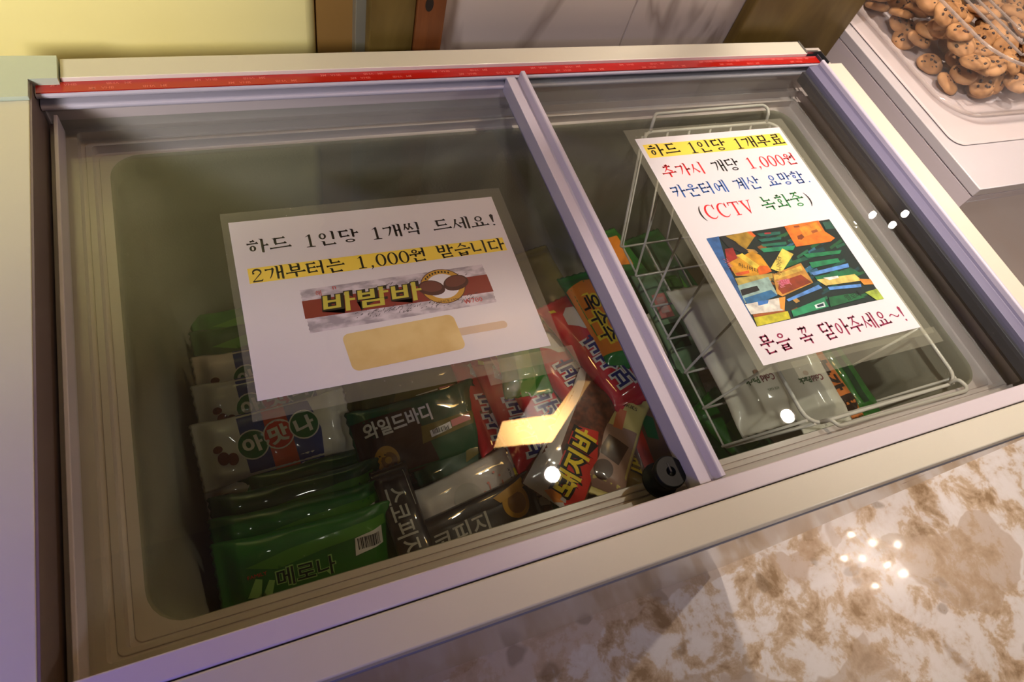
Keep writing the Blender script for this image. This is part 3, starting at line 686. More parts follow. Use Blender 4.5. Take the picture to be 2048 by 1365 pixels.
PHOTO = [
((8, 28, 24), [(17.3, -147.2), (189.1, -146.3), (187.6, -256.7), (16.7, -257.0)]),
((45, 88, 140), [(17.3, -147.2), (33.8, -146.7), (24.5, -179.5), (22.4, -207.4), (18.2, -233.7), (16.7, -257.0)]),
((150, 118, 35), [(41.5, -148.0), (73.3, -146.6), (77.7, -153.7), (54.2, -170.0), (49.8, -156.8)]),
((190, 85, 30), [(70.6, -146.8), (76.3, -146.7), (78.9, -153.9), (74.7, -154.5)]),
((25, 30, 30), [(33.4, -147.3), (41.5, -148.0), (58.7, -170.7), (48.4, -171.5), (37.0, -162.2)]),
((140, 35, 28), [(31.5, -163.7), (42.1, -163.6), (39.9, -179.8), (29.8, -194.7), (24.7, -191.4), (25.6, -179.7)]),
((190, 135, 28), [(26.0, -181.0), (63.1, -171.5), (69.8, -178.8), (71.7, -197.4), (53.8, -202.6), (25.8, -197.5)]),
((200, 90, 20), [(56.7, -189.9), (70.0, -192.3), (71.5, -199.8), (53.8, -202.6)]),
((190, 80, 30), [(26.6, -194.1), (44.7, -193.8), (43.8, -197.2), (28.0, -197.9)]),
((205, 178, 60), [(41.0, -173.9), (49.2, -172.2), (61.1, -190.7), (54.1, -194.3)]),
((170, 150, 70), [(23.2, -200.0), (70.1, -201.9), (67.8, -207.5), (22.5, -209.1)]),
((135, 165, 155), [(21.4, -208.9), (63.0, -205.4), (61.2, -227.3), (18.6, -229.4)]),
((20, 22, 20), [(21.8, -214.1), (43.7, -213.0), (43.7, -218.8), (20.0, -221.2)]),
((40, 98, 140), [(20.5, -224.1), (57.0, -220.7), (60.6, -228.3), (19.7, -235.1)]),
((205, 203, 190), [(17.7, -230.9), (67.0, -231.5), (58.1, -246.1), (17.8, -243.0)]),
((220, 140, 50), [(60.5, -231.2), (68.9, -231.4), (57.8, -246.6), (54.7, -243.1)]),
((50, 105, 170), [(33.7, -230.3), (47.2, -231.5), (43.7, -235.1), (31.8, -235.3)]),
((150, 80, 30), [(19.3, -243.4), (57.6, -246.0), (60.6, -248.8), (19.3, -247.2)]),
((192, 185, 35), [(18.8, -247.1), (61.2, -247.8), (59.4, -256.4), (17.0, -256.8)]),
((22, 88, 72), [(80.7, -151.0), (112.9, -152.8), (110.7, -156.6), (84.3, -155.4)]),
((22, 88, 72), [(78.7, -158.3), (109.9, -159.4), (107.6, -163.0), (81.1, -162.5)]),
((22, 98, 72), [(78.2, -165.2), (111.6, -166.8), (110.5, -170.5), (79.8, -168.6)]),
((32, 125, 85), [(73.9, -170.1), (120.9, -173.5), (114.2, -178.7), (75.6, -175.4)]),
((150, 40, 45), [(91.8, -151.4), (100.4, -152.1), (99.3, -153.9), (90.6, -153.4)]),
((215, 108, 30), [(122.2, -146.6), (172.5, -146.1), (171.1, -161.9), (178.8, -172.4), (169.3, -176.1), (120.4, -175.3)]),
((225, 135, 40), [(140.1, -151.7), (168.4, -148.0), (168.3, -160.1), (139.3, -164.8)]),
((110, 50, 20), [(130.5, -162.1), (138.1, -160.6), (139.3, -164.8), (133.3, -167.7), (128.9, -166.4)]),
((130, 60, 25), [(134.4, -148.2), (142.1, -148.7), (141.7, -151.3), (134.0, -150.8)]),
((150, 75, 30), [(153.1, -158.4), (162.1, -157.1), (162.5, -160.5), (153.0, -162.3)]),
((20, 75, 60), [(175.9, -149.1), (188.2, -149.6), (187.5, -160.4), (174.1, -159.6)]),
((22, 112, 66), [(122.5, -185.8), (176.4, -189.1), (170.6, -193.3), (125.3, -191.3)]),
((25, 122, 74), [(123.8, -197.3), (164.3, -198.3), (163.8, -203.6), (122.7, -204.6)]),
((80, 132, 195), [(117.2, -209.7), (173.0, -206.8), (171.0, -211.8), (119.0, -213.7)]),
((18, 95, 55), [(119.0, -215.5), (174.3, -214.3), (179.8, -221.5), (119.5, -220.5)]),
((205, 182, 95), [(119.0, -219.4), (171.8, -221.3), (175.6, -230.7), (125.7, -228.2)]),
((235, 235, 225), [(128.7, -218.5), (149.0, -219.5), (148.4, -222.1), (134.8, -222.7)]),
((80, 132, 195), [(126.9, -230.2), (171.0, -234.2), (169.3, -238.1), (126.8, -234.0)]),
((215, 190, 80), [(101.4, -174.7), (111.0, -183.9), (81.1, -204.1), (72.0, -196.0)]),
((180, 128, 50), [(70.2, -203.7), (113.0, -196.1), (112.7, -221.9), (65.2, -230.6), (61.2, -226.4)]),
((205, 170, 70), [(70.6, -205.0), (110.7, -199.4), (109.3, -205.3), (68.3, -210.5)]),
((125, 48, 20), [(72.4, -213.6), (103.8, -209.8), (111.2, -221.3), (67.2, -228.4), (65.7, -221.2)]),
((175, 70, 90), [(73.8, -211.5), (87.0, -212.1), (83.6, -217.5), (71.9, -218.3)]),
((80, 132, 195), [(67.8, -234.9), (117.3, -225.5), (119.5, -230.1), (69.2, -237.5)]),
((14, 88, 45), [(119.8, -242.0), (153.0, -242.9), (165.8, -250.8), (114.4, -253.2)]),
((30, 132, 84), [(65.6, -248.1), (114.2, -240.9), (112.8, -252.3), (63.6, -255.2)]),
((200, 215, 210), [(96.5, -247.3), (110.6, -246.0), (108.9, -251.5), (96.1, -251.5)]),
((20, 40, 60), [(99.1, -248.1), (108.4, -247.4), (107.6, -250.3), (98.9, -250.5)]),
((150, 172, 60), [(169.1, -244.8), (187.5, -243.7), (187.6, -256.7), (177.3, -256.8)]),
((190, 120, 40), [(172.5, -227.7), (187.7, -231.1), (187.3, -237.8), (174.3, -236.0)]),
]
cols = {}; pm = []
bm = bmesh.new()
pr_ = random.Random(5); extra = []
for _ in range(46):      # dim foil bars between the larger ones
    x = pr_.uniform(80, 176); y = pr_.uniform(-250, -152); l = pr_.uniform(10, 24); a = pr_.uniform(.1, .35); t_ = pr_.uniform(2, 5)
    q = [(x, y), (x + l * math.cos(a), y + l * math.sin(a)), (x + l * math.cos(a), y + l * math.sin(a) - t_), (x, y - t_)]
    if max(p[0] for p in q) < 187 and max(p[1] for p in q) < -148 and min(p[1] for p in q) > -256: extra.append((pr_.choice([(16, 70, 52), (24, 92, 60), (12, 56, 60), (40, 96, 120), (20, 80, 40)]), q))
for _ in range(16):
    x = pr_.uniform(34, 78); y = pr_.uniform(-250, -152); l = pr_.uniform(6, 14); a = pr_.uniform(-.6, .6)
    extra.append((pr_.choice([(150, 110, 30), (120, 70, 24), (90, 80, 40), (170, 130, 60)]), [(x, y), (x + l * math.cos(a), y + l * math.sin(a)), (x + l * math.cos(a) + 2, y + l * math.sin(a) - 5), (x + 2, y - 5)]))
PHOTO = PHOTO[:2] + extra + PHOTO[2:]
for i, (c, ps) in enumerate(PHOTO):
    if c not in cols:
        cols[c] = len(pm); d = tuple(int(v * .80 + 8) for v in c); l = tuple(min(255, int(v * 1.12 + 6)) for v in c)
        pm.append(mix_mat('photo_print', d, l, 95, rough=.45, lo=.3, hi=.62, detail=3))
    flat_poly(bm, mm(ps), Z1 + .000006 * i, cols[c])
kI = len(pm); pm += [INK[0], mat('photo_white', (225, 225, 215), rough=.5), mat('photo_pink', (205, 120, 140), rough=.5)]
ph = put('printed_photo', bm, pm, n2)
bm = bmesh.new(); zz = Z1 + .0007
def pxm(x, y):  # a point given on the printed photo in its own frame (0..1)
    return .0176 + .1710 * x, -.1465 - .1105 * y
for s, x, y, w_, rot, mi in (('허니버터', .165, .40, .022, -.55, 0), ('허니버터', .385, .44, .026, 1.0, 0), ('꿀떡', .345, .63, .016, .05, 2), ('가비', .045, .31, .011, -1.4, 2), ('멜로나', .78, .90, .022, .1, 0)):
    u, v = pxm(x, y); print_text(bm, s, u, v, w=w_, z=zz, mi=mi, rot=rot)
put('photo_lettering', bm, [INK[0], pm[kI + 1], pm[kI + 2]], n2)['kind'] = 'stuff'
bm = bmesh.new(); sheet(bm, .0002, .2098, -.2968, -.0002, .0017, amp=.0003, seed=4); put('gloss_film', bm, M_paperfilm, n2)
bm = bmesh.new(); sheet(bm, .0300, .2260, -.3180, -.3000, .0008, nx=10, ny=3, amp=.0005, seed=5); put('clear_tape', bm, M_film, n2)

# ------------------------------------------------------------------ wire basket
bk = thing('wire_basket', (.59, .31, -.20), 'white wire basket hanging under the right lid', 'basket')
def wire(name, pts, r, rad=0, closed=False):
    pts = rounded(pts, rad) if rad else [Vector(p) for p in pts]
    bm = bmesh.new(); tube(bm, [p - Vector((.59, .31, -.20)) for p in pts], r, 8, closed); return put(name, bm, M_wire, bk)
zt, zb = -.078, -.200
xl, xr, yf, yb = .4975, .7230, .1080, .5330
BX0, BX1, BY0, BY1 = .4770, .7050, .1387, .4428
ring = []
for cx, cyy, a0 in ((xr - .018, yb - .018, 0), (xl + .018, yb - .018, 90), (xl + .018, yf + .018, 180), (xr - .018, yf + .018, 270)):
    for k in range(6):
        a = math.radians(a0 + 90 * k / 5); ring.append((cx + .018 * math.cos(a), cyy + .018 * math.sin(a), zt))
wire('rim_wire', ring, .0022, closed=True)
# front hanger loop and back hanger loop, resting on the ledge
wire('hanger', [(.512, .1085, zt), (.512, .1050, -.063), (.5160, .0960, -.0625), (.7040, .0930, -.0625), (.7100, .0985, -.0640), (.7080, .1090, -.0660), (.7060, .1090, zt)], .0022, .006)
wire('hanger', [(.5120, .5330, zt), (.5140, .5400, -.062), (.5200, .5480, -.0615), (.7010, .5510, -.0615), (.7070, .5450, -.063), (.7060, .5380, -.066), (.7060, .5330, zt)], .0022, .006)
ys = [BY1 - (BY1 - BY0) * k / 6 for k in range(7)]
xs = [BX0 + .0050 + .0367 * k for k in range(7)]
for k, y in enumerate(ys):
    f = (y - BY0) / (BY1 - BY0); yt = yf + .006 + f * (yb - yf - .012)
    wire('cross_wire', [(xl, yt, zt), (BX0 - .001, y, zb), (BX1, y, zb), (xr, yt, zt)], .0016, .004)
for k, x in enumerate(xs):
    f = (x - xs[0]) / (xs[-1] - xs[0]); xt = xl + .008 + f * (xr - xl - .016)
    z = zb - .0030
    wire('long_wire', [(xt, yf, zt), (x, BY0 - .002, z), (x, BY1 + .002, z), (xt, yb, zt)], .0014, .006)

# ------------------------------------------------------------------ ice bar wrappers
def smooth(t): t = max(0, min(1, t)); return t * t * (3 - 2 * t)
class Pack:
    """a flow-wrapped bar: puffed body, crimped flat ends; local x = reading direction"""
    def __init__(s, L=.170, W=.070, T=.020, seed=0, puff=.5, crease=1.0):
        s.L, s.W, s.T, s.puff, s.cr = L, W, T, puff, crease
        r = random.Random(seed); s.ph = [(r.uniform(0, 6.3), r.uniform(.6, 1.6), r.uniform(-1, 1)) for _ in range(6)]
    def wid(s, x):
        u = abs(x) / (s.L / 2); return s.W / 2 * (1 - .07 * smooth((.9 - u) / .35))
    def h(s, x, y):
        u = abs(x) / (s.L / 2); v = min(1, abs(y) / s.wid(x))
        a = smooth((.93 - u) / .22); b = (1 - v ** 3.2) ** .5 if v < 1 else 0
        z = s.T / 2 * (a * (.25 + .75 * 1) * b)
        # creases fanning from the seals and along the film
        c = 0
        for p, q, g in s.ph:
            c += math.sin((y * 260 * q + g * x * 90 + p)) * .22
        e = smooth((u - .35) / .5) * (1 - smooth((u - .9) / .08))
        c2 = math.sin(x * 75 * s.ph[0][1] + y * 60 * s.ph[1][2] + s.ph[2][0]) + math.sin(x * 140 + y * 110 * s.ph[3][2] + s.ph[4][0]) * .5
        z += s.cr * (.0011 * c * (.35 + e) + .0007 * c2) * min(1, a * 1.5) * min(1, (1 - v) * 4)
        return z + .0003
    def body(s, name, m, parent, nx=44, ny=16):
        bm = bmesh.new(); T = {}; B = {}
        for i in range(nx + 1):
            t = i / nx * 2 - 1; x = s.L / 2 * (t + .08 * math.sin(PI * t) * 1.0)
            for j in range(ny + 1):
                q = j / ny * 2 - 1; q = math.sin(q * PI / 2) * .55 + q * .45; y = q * s.wid(x)
                xx = x + (.0009 if j % 2 else -.0009) * (1 if i in (0, nx) else 0) * (1 if i else -1)
                edge = j in (0, ny) or i in (0, nx)
                z = 0 if edge else s.h(x, y)
                T[i, j] = bm.verts.new((xx, y, z + .0001 if not edge else 0))
                B[i, j] = T[i, j] if edge else bm.verts.new((xx, y, -z * .9))
        for i in range(nx):
            for j in range(ny):
                for D, fl in ((T, 0), (B, 1)):
                    q = [D[i, j], D[i + 1, j], D[i + 1, j + 1], D[i, j + 1]]
                    f = bm.faces.new(q[::-1] if fl else q); f.smooth = True
        return put(name, bm, m, parent)
def pack(name, P, m, label, pos, yaw, tilt=0, pitch=0, prints=(), mats=(), group='wrapped ice bars in the freezer', cat='ice bar'):
    o = thing(name, pos, label, cat, group)
    o.rotation_euler = (Matrix.Rotation(math.radians(yaw), 3, 'Z') @ Matrix.Rotation(math.radians(pitch), 3, 'Y') @ Matrix.Rotation(math.radians(tilt), 3, 'X')).to_euler()
    P.body('wrapper', m, o)
    if prints:
        bm = bmesh.new()
        for k, pr in enumerate(prints): decal(bm, P, pr, .00012 * (k + 1.5))
        q = put('printing', bm, list(mats), o)
    return o
def decal(bm, P, pr, eps):
    kind, mi = pr[0], pr[1]; b = bmesh.new()
    if kind == 'poly': b.faces.new([b.verts.new((x / 1000, y / 1000, 0)) for x, y in pr[2]])
    elif kind == 'disc':
        _, _, cx, cy_, rx, ry = pr[:6]
        b.faces.new([b.verts.new(((cx + rx * math.cos(2 * PI * k / 24)) / 1000, (cy_ + ry * math.sin(2 * PI * k / 24)) / 1000, 0)) for k in range(24)])
    elif kind == 'ring':
        _, _, cx, cy_, rx, ry, t, a0, a1 = pr; Q = []
        ring_poly(Q, cx / 1000, cy_ / 1000, rx / 1000, ry / 1000, t / 1000, t / 1000, 20, a0, a1)
        for q in Q: b.faces.new([b.verts.new((x, y, 0)) for x, y in q])
    elif kind == 'text':
        _, _, s, cx, cy_, wd, hg, rot, off = pr; print_text(b, s, cx / 1000, cy_ / 1000, w=wd / 1000, h=hg / 1000, rot=math.radians(rot), off=off)
    elif kind == 'bars':
        _, _, x0, y0, x1, y1 = pr; r = random.Random(int(x0)); x = x0
        while x < x1:
            d = r.choice((.4, .7, 1.1)); b.faces.new([b.verts.new((p / 1000, q / 1000, 0)) for p, q in ((x, y0), (min(x + d, x1), y0), (min(x + d, x1), y1), (x, y1))]); x += d + r.choice((.5, .8))
    if not b.verts: b.free(); return
    step = .006
    for ax in (0, 1):
        lo = min(v.co[ax] for v in b.verts); hi = max(v.co[ax] for v in b.verts)
        if kind == 'bars' and ax == 0: continue
        c = math.ceil(lo / step) * step
        while c < hi:
            co = [0, 0, 0]; no = [0, 0, 0]; co[ax] = c; no[ax] = 1
            bmesh.ops.bisect_plane(b, geom=b.verts[:] + b.edges[:] + b.faces[:], plane_co=co, plane_no=no); c += step
    mp = {}
    for v in b.verts:
        x = max(-P.L / 2, min(P.L / 2, v.co.x)); y = max(-P.wid(x) * .995, min(P.wid(x) * .995, v.co.y))
        z = P.h(x, y); mp[v] = bm.verts.new((x, y, z + eps + .0004))
    for f in b.faces:
        try: q = bm.faces.new([mp[v] for v in f.verts]); q.material_index = mi; q.smooth = True
        except ValueError: pass
    b.free()
def poly(mi, *p): return ('poly', mi, p)
def wrap(name, col, rough=.22, col2=None, var=1.0, vscale=14, metal=0): 
    m = mat(name, col, rough=.45, coat=1.0, var=var, vscale=vscale, col2=col2, bump=.45, bscale=70, bdist=.0014, metal=metal, spec=.25)
    m.node_tree.nodes['Principled BSDF'].inputs['Coat Roughness'].default_value = .04
    return m
# colours of films and prints
F_mel = wrap('green_film', (18, 84, 16), col2=(34, 104, 22)); F_mel_d = wrap('dark_green_film', (10, 54, 16), col2=(24, 76, 22))
F_ama = wrap('white_film', (196, 188, 176), col2=(212, 204, 194)); F_wild = wrap('bottle_green_film', (4, 54, 32), col2=(8, 72, 40))
F_cof = wrap('black_film', (30, 24, 20), col2=(40, 32, 26)); F_wht = wrap('pale_grey_film', (178, 166, 160), col2=(196, 186, 180))
F_red = wrap('red_film', (176, 18, 34), col2=(196, 26, 40)); F_str = wrap('leaf_green_film', (20, 104, 24), col2=(28, 120, 32))
F_pig = wrap('crumb_brown_film', (70, 30, 18), col2=(112, 56, 34), vscale=140); F_cream = wrap('pale_yellow_film', (206, 190, 118), col2=(216, 200, 130))
F_oran = wrap('orange_red_film', (188, 48, 16), col2=(200, 60, 22)); F_yel = wrap('mustard_film', (120, 96, 24), col2=(150, 122, 40)); F_brn = wrap('translucent_brown_film', (96, 62, 38), col2=(120, 84, 54))
F_ice = mat('frosted_white_pouch', (214, 204, 188), rough=.42, coat=.25, bump=.3, bscale=30, var=1, vscale=9, col2=(224, 214, 198), bdist=.002)
F_olive = wrap('olive_film', (70, 66, 20), col2=(96, 88, 34))
F_pink = wrap('pink_frosted_film', (168, 108, 92), col2=(186, 150, 136), vscale=60)
def ink(n, c, r=.4): return mat(n, c, rough=r, coat=.35, spec=.25)
I_dk = ink('print_dark_green', (16, 48, 22)); I_lt = ink('print_light_green', (66, 118, 26)); I_wh = ink('print_white', (205, 198, 188)); I_bk = ink('print_black', (16, 14, 12))
I_blue = ink('print_blue', (40, 56, 120)); I_ored = ink('print_orange_red', (188, 66, 34)); I_grn = ink('print_green', (16, 92, 42)); I_redc = ink('print_red', (190, 40, 32)); I_brn = ink('print_brown', (104, 44, 24))
I_gold = ink('print_gold', (168, 122, 30)); I_gold2 = ink('print_dark_gold', (116, 76, 14)); I_silver = ink('print_silver', (165, 160, 150)); I_navy = ink('print_navy', (26, 28, 92)); I_grey = ink('print_grey', (170, 162, 155))
I_yel = ink('print_yellow', (226, 196, 44)); I_pal = ink('print_pale_green', (92, 140, 60)); I_lbl = ink('print_label_pink', (196, 120, 110)); I_or = ink('print_orange', (214, 122, 30)); I_mau = ink('print_mauve', (150, 118, 108)); I_choc = ink('print_chocolate', (62, 36, 28)); I_sky = ink('print_sky', (110, 150, 170)); I_bo = ink('print_burnt_orange', (200, 110, 70)); I_darkbr = ink('print_dark_brown', (44, 26, 14))

# melon bars, leaning in a row at the front left
mel_m = (I_lt, ink('print_deep_green', (8, 30, 14)), ink('print_melon', (130, 170, 90)), I_wh, I_bk, I_redc)
mel_p = (poly(0, (-60, 8), (-20, 16), (40, 22), (80, 24), (80, 14), (20, 8), (-30, 0)), poly(2, (-62, -22), (-52, -4), (-46, -6), (-50, -24)), poly(2, (-48, -22), (-40, -8), (-35, -10), (-40, -25)),
         ('text', 2, '메로나', -5, -10, 56, 19, 0, .05), ('text', 1, '메로나', -5, -10, 55, 18, 0, .015), ('text', 5, 'FAMILY', -50, -1, 18, 3.4, 4, 0),
         poly(3, (44, -8), (74, -4), (75, 14), (46, 10)), ('bars', 4, 48, -3, 71, 9))
for i, (lab, pos, yaw, tilt, f) in enumerate((
    ('frontmost green melon ice bar, its dark lettering and bar code in full view', (.000, .161, -.252), -1, 30, F_mel),
    ('second green melon bar from the front, half of its lettering covered', (.000, .190, -.262), -1, 36, F_mel),
    ('third green melon bar from the front, plain leaf-green end at left', (.002, .216, -.268), 0, 38, F_mel_d),
    ('dark green bar tucked between the melon bars and the white and blue bars', (.030, .240, -.288), 1, 34, F_mel_d))):
    pack('melon_ice_bar', Pack(.176, .072, .028, seed=i, crease=1.3), f, lab, pos, yaw, tilt, 0, mel_p if i < 3 else mel_p[:1], mel_m, group='melon bars at the front left')
pack('melon_ice_bar', Pack(.172, .070, .022, seed=11), F_mel, 'green bar lying at the back left of the bin, half under the landscape notice', (-.005, .512, -.362), 4, 10, 0, mel_p[:1], mel_m, group='green bars at the back left')
pack('melon_ice_bar', Pack(.168, .070, .022, seed=12), F_mel_d, 'dark green bar at the back left just in front of the rearmost green one', (-.008, .474, -.350), 2, 22, 0, mel_p[:1], mel_m, group='green bars at the back left')
pack('pink_ice_bar', Pack(.180, .076, .020, seed=13), F_pink, 'frosty pinkish ice bar wedged under the front green melon bar', (.020, .144, -.296), 1, 8, 0, (poly(0, (20, 12), (50, 16), (50, 22), (22, 18)),), (I_redc,))
# white and blue bars with three round letters
ama_m = (I_blue, I_ored, I_grn, I_redc, I_wh, I_brn)
ama_p = (poly(0, (-34, -36), (-6, -36), (-10, 36), (-36, 36)), poly(1, (-8, -36), (18, -36), (14, 36), (-10, 36)), poly(0, (18, -36), (44, -36), (48, -4), (40, 36), (14, 36)),
         ('disc', 4, -25, -2, 16.5, 16.5), ('disc', 2, -25, -2, 15, 15), ('disc', 4, 3, 2, 16.5, 16.5), ('disc', 3, 3, 2, 15, 15), ('disc', 4, 31, 5, 16.5, 16.5), ('disc', 2, 31, 5, 15, 15),
         ('text', 4, '아', -25, -2, 19, 17, 8, .04), ('text', 4, '맛', 3, 2, 19, 18, 8, .04), ('text', 4, '나', 31, 5, 19, 17, 8, .04),
         ('disc', 5, -56, -9, 6, 7), ('disc', 5, -47, -12, 5.5, 6.5), ('disc', 5, -60, 2, 5, 4))
for i, (lab, pos, yaw, tilt) in enumerate((
    ('white and blue ice bar with all three round letters in full view', (-.010, .300, -.262), 3, 16),
    ('white and blue ice bar nearest the green bars, only tops of its letters showing', (-.010, .256, -.290), 1, 24),
    ('white and blue ice bar just behind the fully lettered one, under the notice corner', (-.006, .352, -.276), 2, 20),
    ('rearmost white and blue ice bar, mostly under the notice', (-.006, .405, -.305), 1, 20))):
    pack('red_bean_ice_bar', Pack(.166, .076, .026, seed=20 + i, crease=2.6), F_ama, lab, pos, yaw, tilt, 0, ama_p, ama_m, group='white and blue bars at the left')
# dark green bars with a barcode label
wl_m = (I_darkbr, I_wh, I_gold, I_gold2, I_or, I_bk, I_lbl, ink('print_olive', (96, 84, 24)))
wl_p = (poly(0, (-78, -46), (10, -46), (-6, 30), (-78, 30)), poly(7, (-6, -16), (60, -10), (66, 6), (-2, 4)), ('disc', 2, -50, -22, 14, 17), ('disc', 3, -48, -23, 9, 10), ('disc', 2, -49, -22, 4, 4),
        ('text', 1, '와일드바디', -26, 17, 80, 19, 2, .03), poly(6, (34, -7), (58, -5), (58, 3), (34, 1)), poly(1, (6, -12), (33, -8), (33, 0), (6, -4)), ('bars', 5, 9, -9, 30, -3))
for i, (lab, pos, yaw, tilt, f) in enumerate((
    ('dark green and brown ice bar with white hand lettering and a gold coin print', (.149, .268, -.262), 4, 12, F_wild),
    ('olive ice bar with a bar code behind the white-lettered dark green bar', (.152, .324, -.280), -3, 18, F_olive),
    ('glossy bottle-green bar in front of the white-lettered one', (.192, .240, -.276), 10, 22, F_wild),
    ('bottle-green bar tip poking over the white pouch', (.190, .219, -.278), 12, 10, F_wild))):
    pr = wl_p if i == 0 else ((poly(7, (-30, -20), (70, -8), (72, 8), (-20, 4)), poly(6, (34, -7), (58, -5), (58, 5), (34, 3)), poly(1, (4, -12), (32, -8), (32, 2), (4, -2)), ('bars', 5, 8, -8, 29, -3)) if i == 1 else (poly(7, (0, 2), (60, 12), (66, 20), (6, 14)),))
    pack('wild_ice_bar', Pack((.160, .160, .125, .12)[i], (.092, .068, .062, .056)[i], .022, seed=30 + i, crease=1.3), f, lab, pos, yaw, tilt, 0, pr, wl_m, group='dark green bars in the middle')
# black coffee bars
cf_m = (I_silver, I_gold, I_gold2)
pack('coffee_ice_bar', Pack(.124, .042, .018, seed=40), F_cof, 'black ice bar beside the green melon bars, its silver lettering reading downwards', (.101, .168, -.244), -86, 4, 0,
     (('text', 0, '스코피지', 2, -3, 74, 22, 0, .015), poly(0, (-52, 14), (-10, 15), (-10, 15.8), (-52, 14.8))), cf_m)
pack('coffee_ice_bar', Pack(.164, .062, .020, seed=41), F_cof, 'black ice bar along the front edge with a gold seal at its right end', (.174, .143, -.254), 9, 20, 0,
     (('text', 0, '스코피지', -30, 2, 88, 20, -1, .015), ('disc', 1, 52, 6, 17, 18), ('disc', 2, 52, 5, 11, 12), poly(1, (28, 20), (70, 28), (72, 18), (34, 12))), cf_m)
# white pouch with thin crescent drawing
pack('white_ice_bar', Pack(.145, .074, .020, seed=42, crease=1.4), F_wht, 'white ice bar pouch with a thin red crescent drawing and dots', (.182, .176, -.262), 12, 12, 0,
     (('disc', 2, -6, 0, 17, 18), ('ring', 0, 6, 8, 34, 36, 1.5, 235, 350), ('ring', 0, -6, 10, 30, 34, 1.5, 250, 350), ('disc', 0, 14, -2, 1.8, 1.8), ('disc', 0, 22, 6, 1.5, 1.5), ('disc', 0, 8, -12, 1.5, 1.5), ('disc', 0, 30, -6, 1.3, 1.3), ('disc', 0, 38, 8, 1.3, 1.3),
      ('disc', 0, 33, 14, 1.4, 1.4), ('text', 3, 'ICE MILK', 50, 0, 22, 2.6, 85, 0), poly(1, (60, -36), (70, -36), (70, 36), (64, 36))), (I_lbl, I_sky, I_grey, I_bk))
# red bars
bo_m = (I_grey, I_navy, I_wh, I_yel, I_redc)
bo_p = (poly(2, (40, -22), (52, -26), (64, -18), (70, -2), (62, 10), (46, 14), (38, 2), (30, -4), (28, -16)), poly(3, (70, 14), (76, 12), (78, 20), (72, 22)), ('text', 2, '보석바', -22, -2, 84, 34, 0, .085), ('text', 1, '보석바', -22, -2, 82, 32, 0, .025))
for i, (lab, pos, yaw, tilt, L, W) in enumerate((
    ('red ice bar nearest the middle frame, blue lettering upside down and a pale ice print', (.392, .312, -.238), 107, 4, .180, .066),
    ('red ice bar just left of the one beside the middle frame', (.346, .292, -.252), 106, 14, .165, .062),
    ('red ice bar with its lower end pointing at the cookie-crumb bar', (.296, .268, -.249), 101, 14, .160, .060),
    ('red ice bar beside the white and green striped one, second from the dark green bars', (.264, .262, -.256), 94, 16, .160, .062),
    ('leftmost red ice bar, next to the dark green bars', (.236, .278, -.268), 90, 16, .150, .060))):
    pack('red_ice_bar', Pack(L, W, .022, seed=50 + i), F_red, lab, pos, yaw, tilt, 0, bo_p, bo_m, group='red bars in the middle')
pack('striped_ice_bar', Pack(.150, .062, .020, seed=60, crease=.6), F_str, 'green ice bar with a pale lengthwise stripe, poking out below the landscape notice', (.292, .345, -.236), -97, 4, 0, (poly(0, (-72, -10), (76, -10), (76, 10), (-72, 10)),), (I_pal,))
# cookie crumb bars
pg_m = (F_wht, I_bk, I_yel, I_redc, I_or, I_grn)
pack('crumb_ice_bar', Pack(.182, .080, .022, seed=61, crease=.9), F_pig, 'brown crumb and white ice bar with big yellow lettering slanting upwards', (.329, .206, -.243), 44, 8, 0,
     (poly(0, (-91, 38), (-50, 38), (86, 40), (88, 30), (20, 24), (-30, 20), (-70, -8), (-91, -30)), poly(3, (-91, -22), (-60, 12), (4, 16), (14, -14), (-26, -30), (-76, -34)), poly(4, (-90, -4), (-84, 12), (-72, 0), (-84, -14)),
      ('text', 1, '돼지바', -36, -4, 86, 31, 3, .10), ('text', 2, '돼지바', -36, -4, 83, 28, 3, .03)), pg_m)
pack('crumb_ice_bar', Pack(.150, .078, .022, seed=62, crease=2.0), F_pig, 'brown ice bar with crinkled white panel left of the yellow-lettered one', (.243, .214, -.266), 84, 6, 0,
     (poly(0, (-66, 38), (-40, 20), (0, 6), (50, 22), (56, -6), (20, -18), (-30, -30), (-66, -36)), poly(5, (-50, 6), (-24, 4), (-24, -6), (-48, -4)), poly(2, (-30, 7), (-20, 7), (-20, -8), (-30, -8))), pg_m)
# pale bar with chocolate pieces
pack('chocolate_ice_bar', Pack(.150, .066, .020, seed=63, crease=.8), F_cream, 'pale yellow ice bar with an orange stripe and dark chocolate squares', (.368, .192, -.246), 50, -4, 0,
     (poly(0, (-66, -36), (20, -36), (14, 36), (-66, 36)), poly(3, (14, -6), (42, -5), (42, 7), (14, 6)), poly(1, (-32, -14), (-4, -20), (2, 8), (-24, 14)), ('disc', 1, -44, 2, 13, 12), ('text', 2, 'COOKIES', 50, 0, 34, 5, -92, 0)), (I_mau, I_choc, I_darkbr, I_bo, I_grey))
pack('mustard_ice_bar', Pack(.132, .066, .020, seed=64), F_yel, 'mustard and black ice bar between the pale yellow bar and the lock knob', (.412, .180, -.268), 50, 4, 0,
     (poly(3, (-20, -30), (80, -30), (80, -16), (-20, -12)), ('text', 1, '메가톤', 0, 0, 76, 30, 0, .07), ('text', 2, '메가톤', 0, 0, 74, 28, 0, .02)), (I_redc, I_bk, I_yel, I_redc))
